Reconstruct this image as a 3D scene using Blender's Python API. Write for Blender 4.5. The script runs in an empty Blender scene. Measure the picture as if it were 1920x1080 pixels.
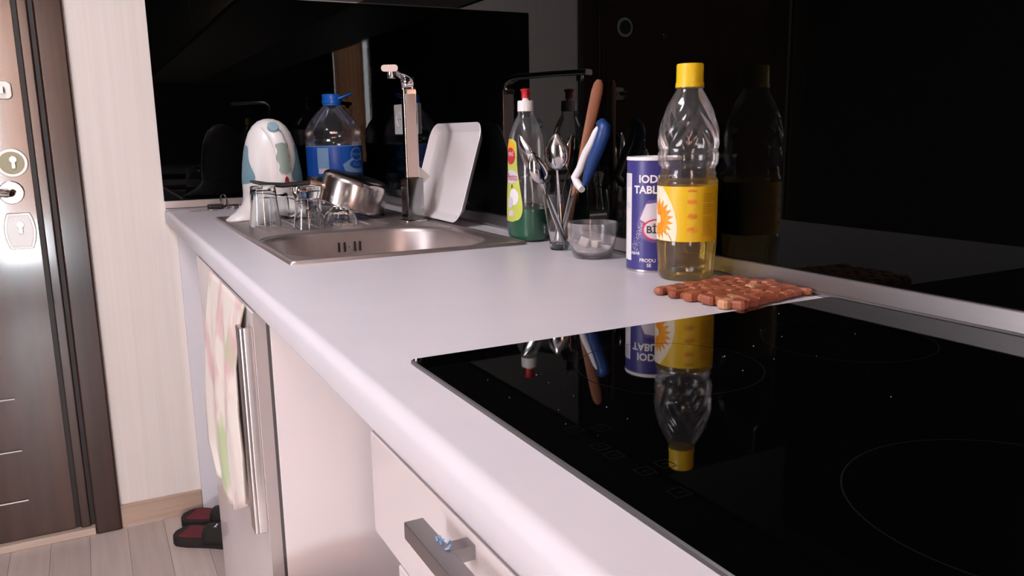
import bpy, bmesh, math, random
from mathutils import Vector, Matrix
random.seed(7)
PI = math.pi
H = 0.92                      # worktop height
sc = bpy.context.scene
col = sc.collection

# ------------------------------------------------------------------ camera
CAM = Vector((-0.7863, -2.5205, H + 0.2027))
cd = bpy.data.cameras.new('camera'); cam = bpy.data.objects.new('camera', cd); col.objects.link(cam)
cd.sensor_width = 36.0; cd.lens = 36.0 * 1531.6 / 1920.0; cd.clip_start = 0.02
R_ = Vector((0.88795, -0.45961, -0.01756)); U_ = Vector((0.10184, 0.15924, 0.98197)); F_ = Vector((0.44853, 0.87373, -0.18820))
cam.matrix_world = Matrix(((R_.x, U_.x, -F_.x, CAM.x), (R_.y, U_.y, -F_.y, CAM.y), (R_.z, U_.z, -F_.z, CAM.z), (0, 0, 0, 1)))
sc.camera = cam

# ------------------------------------------------------------------ light
w = bpy.data.worlds.new('sky'); sc.world = w; w.use_nodes = True
w.node_tree.nodes['Background'].inputs[0].default_value = (0.75, 0.82, 1.0, 1)
w.node_tree.nodes['Background'].inputs[1].default_value = 0.6

def area(name, loc, rot, sx, sy, power, colr):
    d = bpy.data.lights.new(name, 'AREA'); d.shape = 'RECTANGLE'; d.size = sx; d.size_y = sy
    d.energy = power; d.color = colr
    o = bpy.data.objects.new(name, d); col.objects.link(o); o.location = loc; o.rotation_euler = rot
    return o
# daylight through the window and the balcony door in the wall behind the camera
area('daylight_room_window', (-4.63, -1.72, 1.55), (0, -PI / 2, 0), 1.4, 1.1, 112, (1.0, 0.94, 0.985))
area('daylight_balcony_door', (-1.245, -4.33, 1.20), (PI / 2, 0, 0), 0.34, 1.9, 215, (0.90, 0.94, 1.0))
sc.view_settings.view_transform = 'Standard'
sc.view_settings.look = 'None'
sc.view_settings.exposure = 0.0
sc.view_settings.gamma = 1.0
sc.view_settings.use_curve_mapping = False
sc.cycles.use_denoising = True
sc.cycles.max_bounces = 14
sc.cycles.transparent_max_bounces = 24
sc.cycles.transmission_bounces = 14

# ------------------------------------------------------------------ materials
M = {}
def mat(name, c, rough=0.5, metal=0.0, spec=0.5, noise=0, nscale=(20, 20, 20), c2=None, bump=0, bscale=60, trans=0.0, ior=1.5, coat=0.0, sss=0):
    m = bpy.data.materials.new(name); m.use_nodes = True; nt = m.node_tree
    b = nt.nodes['Principled BSDF']
    b.inputs['Base Color'].default_value = (*c, 1); b.inputs['Roughness'].default_value = rough
    b.inputs['Metallic'].default_value = metal; b.inputs['Specular IOR Level'].default_value = spec
    b.inputs['IOR'].default_value = ior; b.inputs['Transmission Weight'].default_value = trans
    b.inputs['Coat Weight'].default_value = coat; b.inputs['Coat Roughness'].default_value = 0.08
    tc = nt.nodes.new('ShaderNodeTexCoord')
    if c2:
        mp = nt.nodes.new('ShaderNodeMapping'); mp.inputs['Scale'].default_value = nscale
        n = nt.nodes.new('ShaderNodeTexNoise'); n.inputs['Scale'].default_value = 1.0; n.inputs['Detail'].default_value = 6
        r = nt.nodes.new('ShaderNodeValToRGB'); r.color_ramp.elements[0].position = 0.5 - noise; r.color_ramp.elements[1].position = 0.5 + noise
        r.color_ramp.elements[0].color = (*c, 1); r.color_ramp.elements[1].color = (*c2, 1)
        nt.links.new(tc.outputs['Object'], mp.inputs[0]); nt.links.new(mp.outputs[0], n.inputs['Vector'])
        nt.links.new(n.outputs['Fac'], r.inputs[0]); nt.links.new(r.outputs[0], b.inputs['Base Color'])
    if bump:
        n2 = nt.nodes.new('ShaderNodeTexNoise'); n2.inputs['Scale'].default_value = bscale; n2.inputs['Detail'].default_value = 4
        bp = nt.nodes.new('ShaderNodeBump'); bp.inputs['Strength'].default_value = bump; bp.inputs['Distance'].default_value = 0.002
        nt.links.new(tc.outputs['Object'], n2.inputs['Vector']); nt.links.new(n2.outputs['Fac'], bp.inputs['Height']); nt.links.new(bp.outputs[0], b.inputs['Normal'])
    M[name] = m
    return m

def thin(name, tint, rough=0.03, ior=1.5, boost=1.0, base=0.0, haze=0.0):
    """thin clear plastic wall: sees through, reflects by fresnel"""
    m = bpy.data.materials.new(name); m.use_nodes = True; nt = m.node_tree; nt.nodes.clear()
    out = nt.nodes.new('ShaderNodeOutputMaterial'); mx = nt.nodes.new('ShaderNodeMixShader')
    t = nt.nodes.new('ShaderNodeBsdfTransparent'); t.inputs[0].default_value = (*tint, 1)
    g = nt.nodes.new('ShaderNodeBsdfGlossy'); g.inputs['Roughness'].default_value = rough; g.inputs[0].default_value = (1, 1, 1, 1)
    f = nt.nodes.new('ShaderNodeFresnel'); f.inputs[0].default_value = ior
    mu = nt.nodes.new('ShaderNodeMath'); mu.operation = 'MULTIPLY_ADD'; mu.inputs[1].default_value = boost; mu.inputs[2].default_value = base; mu.use_clamp = True
    nt.links.new(f.outputs[0], mu.inputs[0]); nt.links.new(mu.outputs[0], mx.inputs[0])
    nt.links.new(t.outputs[0], mx.inputs[1]); nt.links.new(g.outputs[0], mx.inputs[2])
    d = nt.nodes.new('ShaderNodeBsdfDiffuse'); d.inputs[0].default_value = (0.8, 0.76, 0.8, 1)
    m2 = nt.nodes.new('ShaderNodeMixShader'); m2.inputs[0].default_value = haze
    nt.links.new(mx.outputs[0], m2.inputs[1]); nt.links.new(d.outputs[0], m2.inputs[2]); nt.links.new(m2.outputs[0], out.inputs[0])
    M[name] = m
    return m

def clear(name, c, rough=0.0, ior=1.45):
    m = bpy.data.materials.new(name); m.use_nodes = True; nt = m.node_tree; nt.nodes.clear()
    out = nt.nodes.new('ShaderNodeOutputMaterial'); g = nt.nodes.new('ShaderNodeBsdfGlass')
    g.inputs['Color'].default_value = (*c, 1); g.inputs['Roughness'].default_value = rough; g.inputs['IOR'].default_value = ior
    nt.links.new(g.outputs[0], out.inputs[0]); M[name] = m
    return m

mat('wallpaper', (0.82, 0.745, 0.70), 0.7, noise=0.22, nscale=(90, 90, 1.2), c2=(0.87, 0.81, 0.77), bump=0.05, bscale=300)
mat('white_paint', (0.75, 0.72, 0.72), 0.7, bump=0.05, bscale=200)
mat('dark_paint', (0.020, 0.022, 0.020), 0.7, bump=0.05, bscale=200)
mat('black_glass', (0.0008, 0.0010, 0.0008), 0.012, ior=1.27, spec=0.5)
mat('hob_glass', (0.0010, 0.0010, 0.0010), 0.02, ior=1.36, spec=0.5)
mat('hob_edge', (0.05, 0.045, 0.045), 0.3)
mat('hob_print', (0.008, 0.0084, 0.0084), 0.06, ior=1.36)
mat('aluminium', (0.50, 0.475, 0.485), 0.30, metal=1.0, noise=0.3, nscale=(3, 3, 300), c2=(0.56, 0.535, 0.545))
mat('gasket', (0.10, 0.085, 0.085), 0.6)
mat('worktop', (0.60, 0.565, 0.605), 0.34, spec=0.4, noise=0.3, nscale=(14, 14, 14), c2=(0.63, 0.595, 0.63))
mat('cabinet_white', (0.64, 0.565, 0.565), 0.25, spec=0.45, coat=0.5)
M['cabinet_white'].node_tree.nodes['Principled BSDF'].inputs['Coat Roughness'].default_value = 0.03
mat('edge_grey', (0.42, 0.365, 0.36), 0.35, spec=0.5)
mat('carcass_white', (0.78, 0.71, 0.72), 0.45)
mat('cabinet_cream', (0.50, 0.43, 0.39), 0.5)
mat('panel_white', (0.80, 0.78, 0.84), 0.4)
mat('cabinet_dark', (0.03, 0.026, 0.024), 0.12, coat=0.3)
mat('pan_steel', (0.62, 0.56, 0.54), 0.20, metal=1.0)
mat('steel', (0.47, 0.405, 0.40), 0.43, metal=1.0, noise=0.3, nscale=(40, 40, 40), c2=(0.53, 0.46, 0.455), bump=0.03, bscale=120)
mat('steel_dark', (0.01, 0.008, 0.008), 0.6)
mat('chrome', (0.72, 0.69, 0.69), 0.09, metal=1.0)
mat('chrome_dark_reflection', (0.30, 0.30, 0.295), 0.10, metal=1.0)  # chrome darkened so dark reflections on the valve body sit in the colour
mat('satin', (0.66, 0.60, 0.58), 0.28, metal=1.0)
mat('face_sheen', (0.60, 0.47, 0.43), 0.5, metal=0.35)  # pale matte tone, a bright reflection put into the faucet face colour
mat('grey_metal', (0.30, 0.27, 0.27), 0.35, metal=0.9)
mat('cutlery', (0.66, 0.64, 0.64), 0.14, metal=1.0)
mat('brass', (0.33, 0.30, 0.19), 0.45, metal=0.2)
mat('copper_stub', (0.62, 0.42, 0.30), 0.3, metal=0.9)
mat('black_plastic', (0.018, 0.015, 0.014), 0.4)
mat('white_plastic', (0.80, 0.77, 0.765), 0.3)
mat('tray_plastic', (0.72, 0.67, 0.68), 0.32)
mat('blue_grip', (0.17, 0.31, 0.38), 0.5)
mat('blue_button', (0.28, 0.42, 0.50), 0.3)
mat('green_grip', (0.27, 0.34, 0.30), 0.5)
mat('red_plastic', (0.55, 0.01, 0.02), 0.35)
mat('red_window', (0.30, 0.015, 0.03), 0.25)
mat('yellow_cap', (0.80, 0.53, 0.01), 0.4)
mat('label_yellow', (0.78, 0.52, 0.010), 0.4, noise=0.3, nscale=(12, 12, 5), c2=(0.74, 0.44, 0.008))
mat('petal', (0.80, 0.22, 0.01), 0.5, noise=0.2, nscale=(200, 200, 60), c2=(0.90, 0.38, 0.015))
mat('label_white', (0.85, 0.74, 0.54), 0.5)
mat('ink_brown', (0.50, 0.25, 0.02), 0.5)
mat('ink_red', (0.55, 0.03, 0.05), 0.5)
mat('ink_black', (0.03, 0.025, 0.02), 0.5)
mat('ink_white', (0.80, 0.76, 0.78), 0.5)
mat('can_blue', (0.040, 0.034, 0.185), 0.35, noise=0.25, nscale=(40, 40, 25), c2=(0.052, 0.044, 0.22))
mat('can_glow', (0.13, 0.085, 0.27), 0.4)
mat('can_pale', (0.62, 0.56, 0.66), 0.5)
mat('can_white', (0.75, 0.72, 0.72), 0.4)
mat('water_blue', (0.005, 0.055, 0.36), 0.35, noise=0.25, nscale=(18, 18, 10), c2=(0.01, 0.11, 0.50))
mat('water_pale', (0.20, 0.36, 0.56), 0.4)
mat('blue_cap', (0.01, 0.14, 0.62), 0.35)
mat('soap_label', (0.44, 0.50, 0.06), 0.4, noise=0.25, nscale=(30, 30, 30), c2=(0.62, 0.64, 0.16))
mat('label_orange', (0.85, 0.42, 0.02), 0.4)
mat('soap_green', (0.0, 0.17, 0.075), 0.2, trans=0.25, ior=1.3)
mat('wood_spoon', (0.25, 0.085, 0.045), 0.6, noise=0.25, nscale=(60, 60, 8), c2=(0.32, 0.12, 0.06))
mat('blue_handle', (0.010, 0.045, 0.19), 0.4)
mat('salt', (0.86, 0.82, 0.80), 0.85, bump=0.5, bscale=500)
mat('sugar', (0.88, 0.80, 0.76), 0.8, bump=0.4, bscale=700)
for i, (a, b) in enumerate([((0.31, 0.085, 0.036), (0.37, 0.115, 0.05)), ((0.24, 0.058, 0.026), (0.30, 0.08, 0.036)), ((0.50, 0.23, 0.12), (0.58, 0.29, 0.16))]):
    mat('trivet_wood%d' % i, a, 0.5, noise=0.3, nscale=(60, 250, 60), c2=b)
mat('wood_pale', (0.47, 0.33, 0.25), 0.5, noise=0.25, nscale=(6, 60, 90), c2=(0.56, 0.41, 0.32))
mat('threshold_wood', (0.56, 0.42, 0.34), 0.45, noise=0.25, nscale=(6, 60, 90), c2=(0.62, 0.48, 0.39))
mat('door_wood', (0.034, 0.011, 0.007), 0.20, spec=0.4, coat=0.35, noise=0.28, nscale=(22, 22, 1.6), c2=(0.085, 0.031, 0.019))
mat('casing_wood', (0.028, 0.010, 0.007), 0.2, spec=0.4, coat=0.35, noise=0.28, nscale=(30, 30, 1.5), c2=(0.055, 0.022, 0.015))
mat('groove_dark', (0.012, 0.006, 0.005), 0.5)
mat('plate_silver', (0.66, 0.62, 0.59), 0.4, metal=0.35)
mat('slipper_black', (0.018, 0.014, 0.013), 0.8, bump=0.4, bscale=400)
mat('slipper_red', (0.14, 0.012, 0.022), 0.8, bump=0.4, bscale=400)
mat('blind_orange', (0.75, 0.33, 0.16), 0.8)
thin('pet', (0.95, 0.94, 0.95), 0.12, 1.45, 0.8, 0.01, 0.03)
thin('pet_water', (0.90, 0.91, 0.95), 0.10, 1.45, 0.8, 0.01, 0.02)
thin('film', (0.93, 0.90, 0.90), 0.12, 1.5, 1.0, 0.10)
thin('pane', (0.96, 0.97, 0.97), 0.0, 1.5, 1.0)
clear('glass', (0.96, 0.965, 0.965))
def cloudy(name, haze):
    clear(name, (0.96, 0.955, 0.96)); nt = M[name].node_tree
    out = [n for n in nt.nodes if n.type == 'OUTPUT_MATERIAL'][0]; g = [n for n in nt.nodes if n.type == 'BSDF_GLASS'][0]
    d = nt.nodes.new('ShaderNodeBsdfDiffuse'); d.inputs[0].default_value = (0.85, 0.80, 0.82, 1)
    tc = nt.nodes.new('ShaderNodeTexCoord'); n = nt.nodes.new('ShaderNodeTexNoise'); n.inputs['Scale'].default_value = 45
    r = nt.nodes.new('ShaderNodeMapRange'); r.inputs['From Min'].default_value = 0.3; r.inputs['From Max'].default_value = 0.7; r.inputs['To Min'].default_value = haze * 0.3; r.inputs['To Max'].default_value = haze * 1.7
    mx = nt.nodes.new('ShaderNodeMixShader')
    nt.links.new(tc.outputs['Object'], n.inputs['Vector']); nt.links.new(n.outputs['Fac'], r.inputs[0]); nt.links.new(r.outputs[0], mx.inputs[0])
    nt.links.new(g.outputs[0], mx.inputs[1]); nt.links.new(d.outputs[0], mx.inputs[2]); nt.links.new(mx.outputs[0], out.inputs[0])
cloudy('glass_cloudy', 0.10)
clear('oil', (0.985, 0.91, 0.58), 0.0, 1.14)
def oil_haze():
    nt = M['oil'].node_tree; out = [n for n in nt.nodes if n.type == 'OUTPUT_MATERIAL'][0]; g = [n for n in nt.nodes if n.type == 'BSDF_GLASS'][0]
    t = nt.nodes.new('ShaderNodeBsdfTranslucent'); t.inputs[0].default_value = (0.88, 0.70, 0.30, 1)
    mx = nt.nodes.new('ShaderNodeMixShader'); mx.inputs[0].default_value = 0.22
    nt.links.new(g.outputs[0], mx.inputs[1]); nt.links.new(t.outputs[0], mx.inputs[2]); nt.links.new(mx.outputs[0], out.inputs[0])
oil_haze()
for i in range(4):
    t = 0.94 + 0.05 * i
    mat('plank%d' % i, (0.50 * t, 0.40 * t, 0.365 * t), 0.38, noise=0.3, nscale=(60, 3, 60), c2=(0.62 * t, 0.52 * t, 0.48 * t))

def towel_mat():
    m = bpy.data.materials.new('towel'); m.use_nodes = True; nt = m.node_tree; b = nt.nodes['Principled BSDF']
    b.inputs['Roughness'].default_value = 0.9
    tc = nt.nodes.new('ShaderNodeTexCoord')
    def ramp(scale, p0, p1, seed):
        mp = nt.nodes.new('ShaderNodeMapping'); mp.inputs['Location'].default_value = (seed, seed * 2, seed); mp.inputs['Scale'].default_value = (1, 1, 0.55)
        n = nt.nodes.new('ShaderNodeTexNoise'); n.inputs['Scale'].default_value = scale; n.inputs['Detail'].default_value = 3
        r = nt.nodes.new('ShaderNodeValToRGB'); r.color_ramp.elements[0].position = p0; r.color_ramp.elements[1].position = p1
        nt.links.new(tc.outputs['Object'], mp.inputs[0]); nt.links.new(mp.outputs[0], n.inputs['Vector']); nt.links.new(n.outputs['Fac'], r.inputs[0])
        return r.outputs[0]
    def mix(fac, a, c):
        x = nt.nodes.new('ShaderNodeMix'); x.data_type = 'RGBA'
        nt.links.new(fac, x.inputs[0])
        if isinstance(a, tuple): x.inputs[6].default_value = (*a, 1)
        else: nt.links.new(a, x.inputs[6])
        x.inputs[7].default_value = (*c, 1)
        return x.outputs[2]
    c = mix(ramp(13, 0.52, 0.62, 1.3), (0.62, 0.55, 0.50), (0.54, 0.36, 0.36))
    c = mix(ramp(11, 0.57, 0.68, 4.1), c, (0.40, 0.45, 0.27))
    nt.links.new(c, b.inputs['Base Color'])
    M['towel'] = m
towel_mat()
def blind_mat():
    m = M['blind_orange']; nt = m.node_tree; b = nt.nodes['Principled BSDF']; out = nt.nodes['Material Output']
    t = nt.nodes.new('ShaderNodeBsdfTranslucent'); t.inputs[0].default_value = (0.85, 0.45, 0.25, 1)
    mx = nt.nodes.new('ShaderNodeMixShader'); mx.inputs[0].default_value = 0.6
    nt.links.new(b.outputs[0], mx.inputs[1]); nt.links.new(t.outputs[0], mx.inputs[2]); nt.links.new(mx.outputs[0], out.inputs[0])
blind_mat()

# ------------------------------------------------------------------ mesh helpers
def link(name, me, m, parent=None, loc=(0, 0, 0), smooth=40):
    if m is not None: me.materials.append(M[m] if isinstance(m, str) else m)
    if smooth:
        for p in me.polygons: p.use_smooth = True
        me.set_sharp_from_angle(angle=math.radians(smooth))
    o = bpy.data.objects.new(name, me); col.objects.link(o); o.location = loc
    if parent: o.parent = parent
    return o

class MB:
    def __init__(s): s.v = []; s.f = []
    def add(s, vs, fs):
        k = len(s.v); s.v += [tuple(v) for v in vs]; s.f += [tuple(i + k for i in f) for f in fs]; return s
    def box(s, x0, x1, y0, y1, z0, z1):
        return s.add([(x0, y0, z0), (x1, y0, z0), (x1, y1, z0), (x0, y1, z0), (x0, y0, z1), (x1, y0, z1), (x1, y1, z1), (x0, y1, z1)],
                     [(0, 3, 2, 1), (4, 5, 6, 7), (0, 1, 5, 4), (1, 2, 6, 5), (2, 3, 7, 6), (3, 0, 4, 7)])
    def loft(s, rings, cap0=True, cap1=True, close=True):
        n = len(rings[0]); vs = [p for r in rings for p in r]; fs = []
        for i in range(len(rings) - 1):
            for j in range(n if close else n - 1):
                a = i * n + j; b = i * n + (j + 1) % n
                fs.append((a, b, b + n, a + n))
        if cap0: fs.append(tuple(range(n - 1, -1, -1)))
        if cap1: fs.append(tuple((len(rings) - 1) * n + j for j in range(n)))
        return s.add(vs, fs)
    def lathe(s, prof, n=48, c=(0, 0, 0), fn=None):
        rings = []
        for r, z in prof:
            ring = []
            for j in range(n):
                a = 2 * PI * j / n; q = max(r, 1e-5)
                if fn: q = fn(q, a, z)
                ring.append((c[0] + q * math.cos(a), c[1] + q * math.sin(a), c[2] + z))
            rings.append(ring)
        return s.loft(rings, True, True)
    def tube(s, pts, r, n=12, flat=None):
        pts = [Vector(p) for p in pts]; rings = []; prev = None
        for i, p in enumerate(pts):
            t = (pts[min(i + 1, len(pts) - 1)] - pts[max(i - 1, 0)]).normalized()
            if prev is None:
                a = Vector((0, 0, 1)) if abs(t.z) < 0.9 else Vector((1, 0, 0))
                if flat is not None: a = Vector(flat)
                u = (a - t * a.dot(t)).normalized()
            else: u = (prev - t * prev.dot(t)).normalized()
            prev = u; v = t.cross(u)
            ri = r[i] if isinstance(r, list) else r
            ru, rv = ri if isinstance(ri, (list, tuple)) else (ri, ri)
            rings.append([tuple(p + u * (ru * math.cos(2 * PI * j / n)) + v * (rv * math.sin(2 * PI * j / n))) for j in range(n)])
        return s.loft(rings)
    def prism(s, poly, z0, z1):
        n = len(poly)
        return s.add([(x, y, z0) for x, y in poly] + [(x, y, z1) for x, y in poly],
                     [tuple(range(n - 1, -1, -1)), tuple(range(n, 2 * n))] + [(j, (j + 1) % n, (j + 1) % n + n, j + n) for j in range(n)])
    def me(s, name, bevel=0, seg=2, xf=None):
        m = bpy.data.meshes.new(name); vs = s.v
        if xf is not None: vs = [tuple(xf @ Vector(v)) for v in vs]
        m.from_pydata(vs, [], s.f)
        bm = bmesh.new(); bm.from_mesh(m); bmesh.ops.recalc_face_normals(bm, faces=bm.faces)
        if bevel:
            es = [e for e in bm.edges if len(e.link_faces) == 2 and e.calc_face_angle() > 0.6]
            bmesh.ops.bevel(bm, geom=es, offset=bevel, segments=seg, profile=0.5, affect='EDGES', clamp_overlap=True)
        bm.to_mesh(m); bm.free(); return m
    def build(s, name, m, parent=None, loc=(0, 0, 0), bevel=0, seg=2, smooth=40, xf=None):
        o = link(name, s.me(name, bevel, seg, xf), m, parent, loc, smooth)
        if bevel and smooth:
            wnm = o.modifiers.new('flat_faces', 'WEIGHTED_NORMAL'); wnm.keep_sharp = True; wnm.weight = 100
        return o

def rrect(x0, x1, y0, y1, r, n=6):
    pts = []
    for cx, cy, a0 in ((x1 - r, y1 - r, 0), (x0 + r, y1 - r, 90), (x0 + r, y0 + r, 180), (x1 - r, y0 + r, 270)):
        for k in range(n + 1):
            a = math.radians(a0 + 90 * k / n); pts.append((cx + r * math.cos(a), cy + r * math.sin(a)))
    return pts

def tag(o, label=None, cat=None, group=None, kind=None):
    if label: o['label'] = label
    if cat: o['category'] = cat
    if group: o['group'] = group
    if kind: o['kind'] = kind
    return o
def thing(name, label, cat, loc, rz=0, group=None):
    o = bpy.data.objects.new(name, None); col.objects.link(o); o.empty_display_size = 0.05
    o.location = loc; o.rotation_euler = (0, 0, rz)
    return tag(o, label, cat, group)
def facing(x, y): return math.atan2(CAM.y - y, CAM.x - x)

def densify(bm, maxlen):
    bmesh.ops.triangulate(bm, faces=bm.faces)
    for _ in range(6):
        es = [e for e in bm.edges if e.calc_length() > maxlen]
        if not es: break
        bmesh.ops.subdivide_edges(bm, edges=es, cuts=1)
        bmesh.ops.triangulate(bm, faces=bm.faces)

def decal(name, polys, m, parent, fn, maxlen=0.005):
    """flat print: 2-D polygons laid on a surface by fn(u, v)"""
    bm = bmesh.new()
    for poly in polys:
        bm.faces.new([bm.verts.new((u, v, 0)) for u, v in poly])
    densify(bm, maxlen)
    for v in bm.verts: v.co = fn(v.co.x, v.co.y)
    me = bpy.data.meshes.new(name); bm.to_mesh(me); bm.free()
    return link(name, me, m, parent, smooth=60)
def text(name, s, size, m, parent, fn, u=0, v=0, align='CENTER', sx=1.0, shear=0.0, bold=0.0, maxlen=0.005):
    cu = bpy.data.curves.new(name, 'FONT'); cu.body = s; cu.size = size; cu.align_x = align; cu.resolution_u = 3; cu.shear = shear; cu.offset = bold
    o = bpy.data.objects.new(name, cu); col.objects.link(o)
    dg = bpy.context.evaluated_depsgraph_get(); me0 = bpy.data.meshes.new_from_object(o.evaluated_get(dg))
    bpy.data.objects.remove(o)
    bm = bmesh.new(); bm.from_mesh(me0); bmesh.ops.remove_doubles(bm, verts=bm.verts, dist=1e-6)
    densify(bm, maxlen)
    for q in bm.verts: q.co = fn(u + q.co.x * sx, v + q.co.y)
    me = bpy.data.meshes.new(name); bm.to_mesh(me); bm.free()
    return link(name, me, m, parent, smooth=0)
def cyl(r, a0, eps=0.0004): return lambda u, v: Vector(((r + eps) * math.cos(a0 + u / r), (r + eps) * math.sin(a0 + u / r), v))
def ell(cu, cv, a, b, n=28, rot=0):
    return [(cu + a * math.cos(t) * math.cos(rot) - b * math.sin(t) * math.sin(rot), cv + a * math.cos(t) * math.sin(rot) + b * math.sin(t) * math.cos(rot)) for t in [2 * PI * k / n for k in range(n)]]
def rect(u0, u1, v0, v1): return [(u0, v0), (u1, v0), (u1, v1), (u0, v1)]
def ringpolys(outer, inner):
    n = len(outer); return [[outer[k], outer[(k + 1) % n], inner[(k + 1) % n], inner[k]] for k in range(n)]

# ================================================================== SETTING
XL, YB, ZC, XW, YS = -1.88, -4.2, 2.5, -4.5, -1.02
# floor with planks
fl = MB().box(XW, 0.0, YB, 0.0, -0.06, -0.012).build('floor', 'groove_dark'); tag(fl, kind='structure')
pw, pl = 0.098, 1.21
meshes = [MB().box(-pw / 2 + 0.0004, pw / 2 - 0.0004, -pl / 2 + 0.0004, pl / 2 - 0.0004, -0.012, 0).me('plank', 0.0006, 1) for _ in range(1)]
k = 0
nx = int((0 - XW) / pw) + 1
for i in range(nx):
    xc = -0.0 - pw * (i + 0.5) - 0.0008
    if xc - pw / 2 < XW: break
    off = (i * 0.43) % 1.0 * pl
    y = 0.0 - off + pl / 2
    while y - pl / 2 > YB - 0.0:
        y0, y1 = max(y - pl / 2, YB), min(y + pl / 2, 0.0)
        if y1 - y0 > 0.05 and not (xc < XL and y1 > YS and y0 > YS):
            me = bpy.data.meshes.new('plank')
            b = MB().box(-pw / 2 + 0.0004, pw / 2 - 0.0004, -(y1 - y0) / 2 + 0.0004, (y1 - y0) / 2 - 0.0004, -0.012, 0)
            o = b.build('plank', 'plank%d' % random.randrange(4), fl, (xc, (y0 + y1) / 2, 0), smooth=0)
        y -= pl
tag(MB().box(XW, 0, YB, 0, ZC, ZC + 0.05).build('ceiling', 'white_paint', smooth=0), kind='structure')
# far wall with the door opening
DX0, DX1, DZ = -1.80, -0.84, 2.06
b = MB(); b.box(DX1, 0.0, 0, 0.1, 0, ZC); b.box(XL - 0.1, DX0, 0, 0.1, 0, ZC); b.box(DX0, DX1, 0, 0.1, DZ, ZC); b.box(DX0, DX1, 0.09, 0.1, 0, DZ)
tag(b.build('wall_far', 'wallpaper', smooth=0), kind='structure')
tag(MB().box(0, 0.1, YB - 0.1, 0.1, 0, ZC).build('wall_right', 'white_paint', smooth=0), kind='structure')
# the entrance side ends in a short wall; the room opens to the left behind it
tag(MB().box(XL - 0.1, XL, YS, 0, 0, ZC).build('wall_entrance', 'dark_paint', smooth=0), kind='structure')
tag(MB().box(XW, XL - 0.1, YS, YS + 0.1, 0, ZC).build('wall_partition', 'white_paint', smooth=0), kind='structure')
# rear wall with a window and a balcony door opening
WY0, WY1, WZ0, WZ1 = -2.30, -1.14, 0.80, 2.30
b = MB(); b.box(XW - 0.1, XW, YB - 0.1, WY0, 0, ZC); b.box(XW - 0.1, XW, WY1, YS + 0.1, 0, ZC); b.box(XW - 0.1, XW, WY0, WY1, 0, WZ0); b.box(XW - 0.1, XW, WY0, WY1, WZ1, ZC)
tag(b.build('wall_left', 'white_paint', smooth=0), kind='structure')
BX0, BX1, BZ1 = -1.41, -1.075, 2.15
b = MB(); b.box(XW, BX0, YB - 0.1, YB, 0, ZC)
b.box(BX1, 0, YB - 0.1, YB, 0, ZC); b.box(BX0, BX1, YB - 0.1, YB, BZ1, ZC); b.box(BX0, BX1, YB - 0.1, YB, 0, 0.1)
tag(b.build('wall_rear', 'dark_paint', smooth=0), kind='structure')
def opening(name, x0, x1, z0, z1, fname, mull):
    t = thing(name, None, None, ((x0 + x1) / 2, YB - 0.05, z0)); tag(t, kind='structure')
    hw = (x1 - x0) / 2; hh = z1 - z0; e = 0.05 if mull else 0.015; b = MB()
    for a0, a1, c0, c1 in [(-hw, -hw + e, 0, hh), (hw - e, hw, 0, hh), (-hw, hw, 0, e), (-hw, hw, hh - e, hh)] + ([(-0.03, 0.03, 0, hh)] if mull else []): b.box(a0, a1, -0.03, 0.03, c0, c1)
    b.build(fname, 'white_plastic', t, smooth=0)
    for a0, a1 in (((-hw + e, -0.03), (0.03, hw - e)) if mull else ((-hw + e, hw - e),)): MB().box(a0, a1, -0.004, 0.004, e, hh - e).build('pane', 'pane', t, smooth=0)
    return t
wn = opening('window_1', -0.58, 0.58, WZ0, WZ1, 'window_frame', True)
wn.location = (XW - 0.05, (WY0 + WY1) / 2, WZ0); wn.rotation_euler = (0, 0, PI / 2)
opening('door_2', BX0, BX1, 0.1, BZ1, 'door_frame', False)
# orange blind behind the camera
rb = thing('curtain', 'orange translucent curtain hanging at the balcony door', 'curtain', (-1.195, YB + 0.06, 0.55))
rings = []
for zz in [0, 0.4, 0.8, 1.2, 1.57]:
    rings.append([(-0.122 + 0.244 * t / 40, 0.012 * math.sin(t * 1.1), zz) for t in range(41)])
MB().loft(rings, False, False, False).build('cloth', 'blind_orange', rb)
MB().tube([(-0.25, 0, 1.58), (0.2, 0, 1.58)], 0.01).build('rod', 'satin', rb)
# added fill lamp, out of view, to brighten the worktop from above
cl_ = thing('added_fill_lamp', 'added flat round fill lamp, out of view on the ceiling near the entrance door', 'added fill lamp', (-1.30, -1.55, ZC))
MB().lathe([(0, -0.001), (0.30, -0.001), (0.31, -0.02), (0.30, -0.045), (0, -0.045)], 48).build('fill_lamp_base', 'white_plastic', cl_)
ld = bpy.data.lights.new('fill_lamp_light', 'AREA'); ld.shape = 'DISK'; ld.size = 0.56; ld.energy = 27; ld.color = (0.985, 0.945, 1.0)
lo = bpy.data.objects.new('fill_lamp_light', ld); col.objects.link(lo); lo.location = (0, 0, -0.047); lo.parent = cl_
# baseboards
tag(MB().box(-0.797, -0.574, -0.012, 0, 0, 0.068).build('baseboard_far', 'wood_pale', bevel=0.002), kind='structure')
tag(MB().box(XL, XL + 0.012, YS, 0, 0, 0.068).build('baseboard_left', 'wood_pale', bevel=0.002), kind='structure')

# ---------------------------------------------------------------- entrance door
d1 = thing('door_1', None, None, (-1.32, 0, 0)); tag(d1, kind='structure')
ox = 1.32
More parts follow.
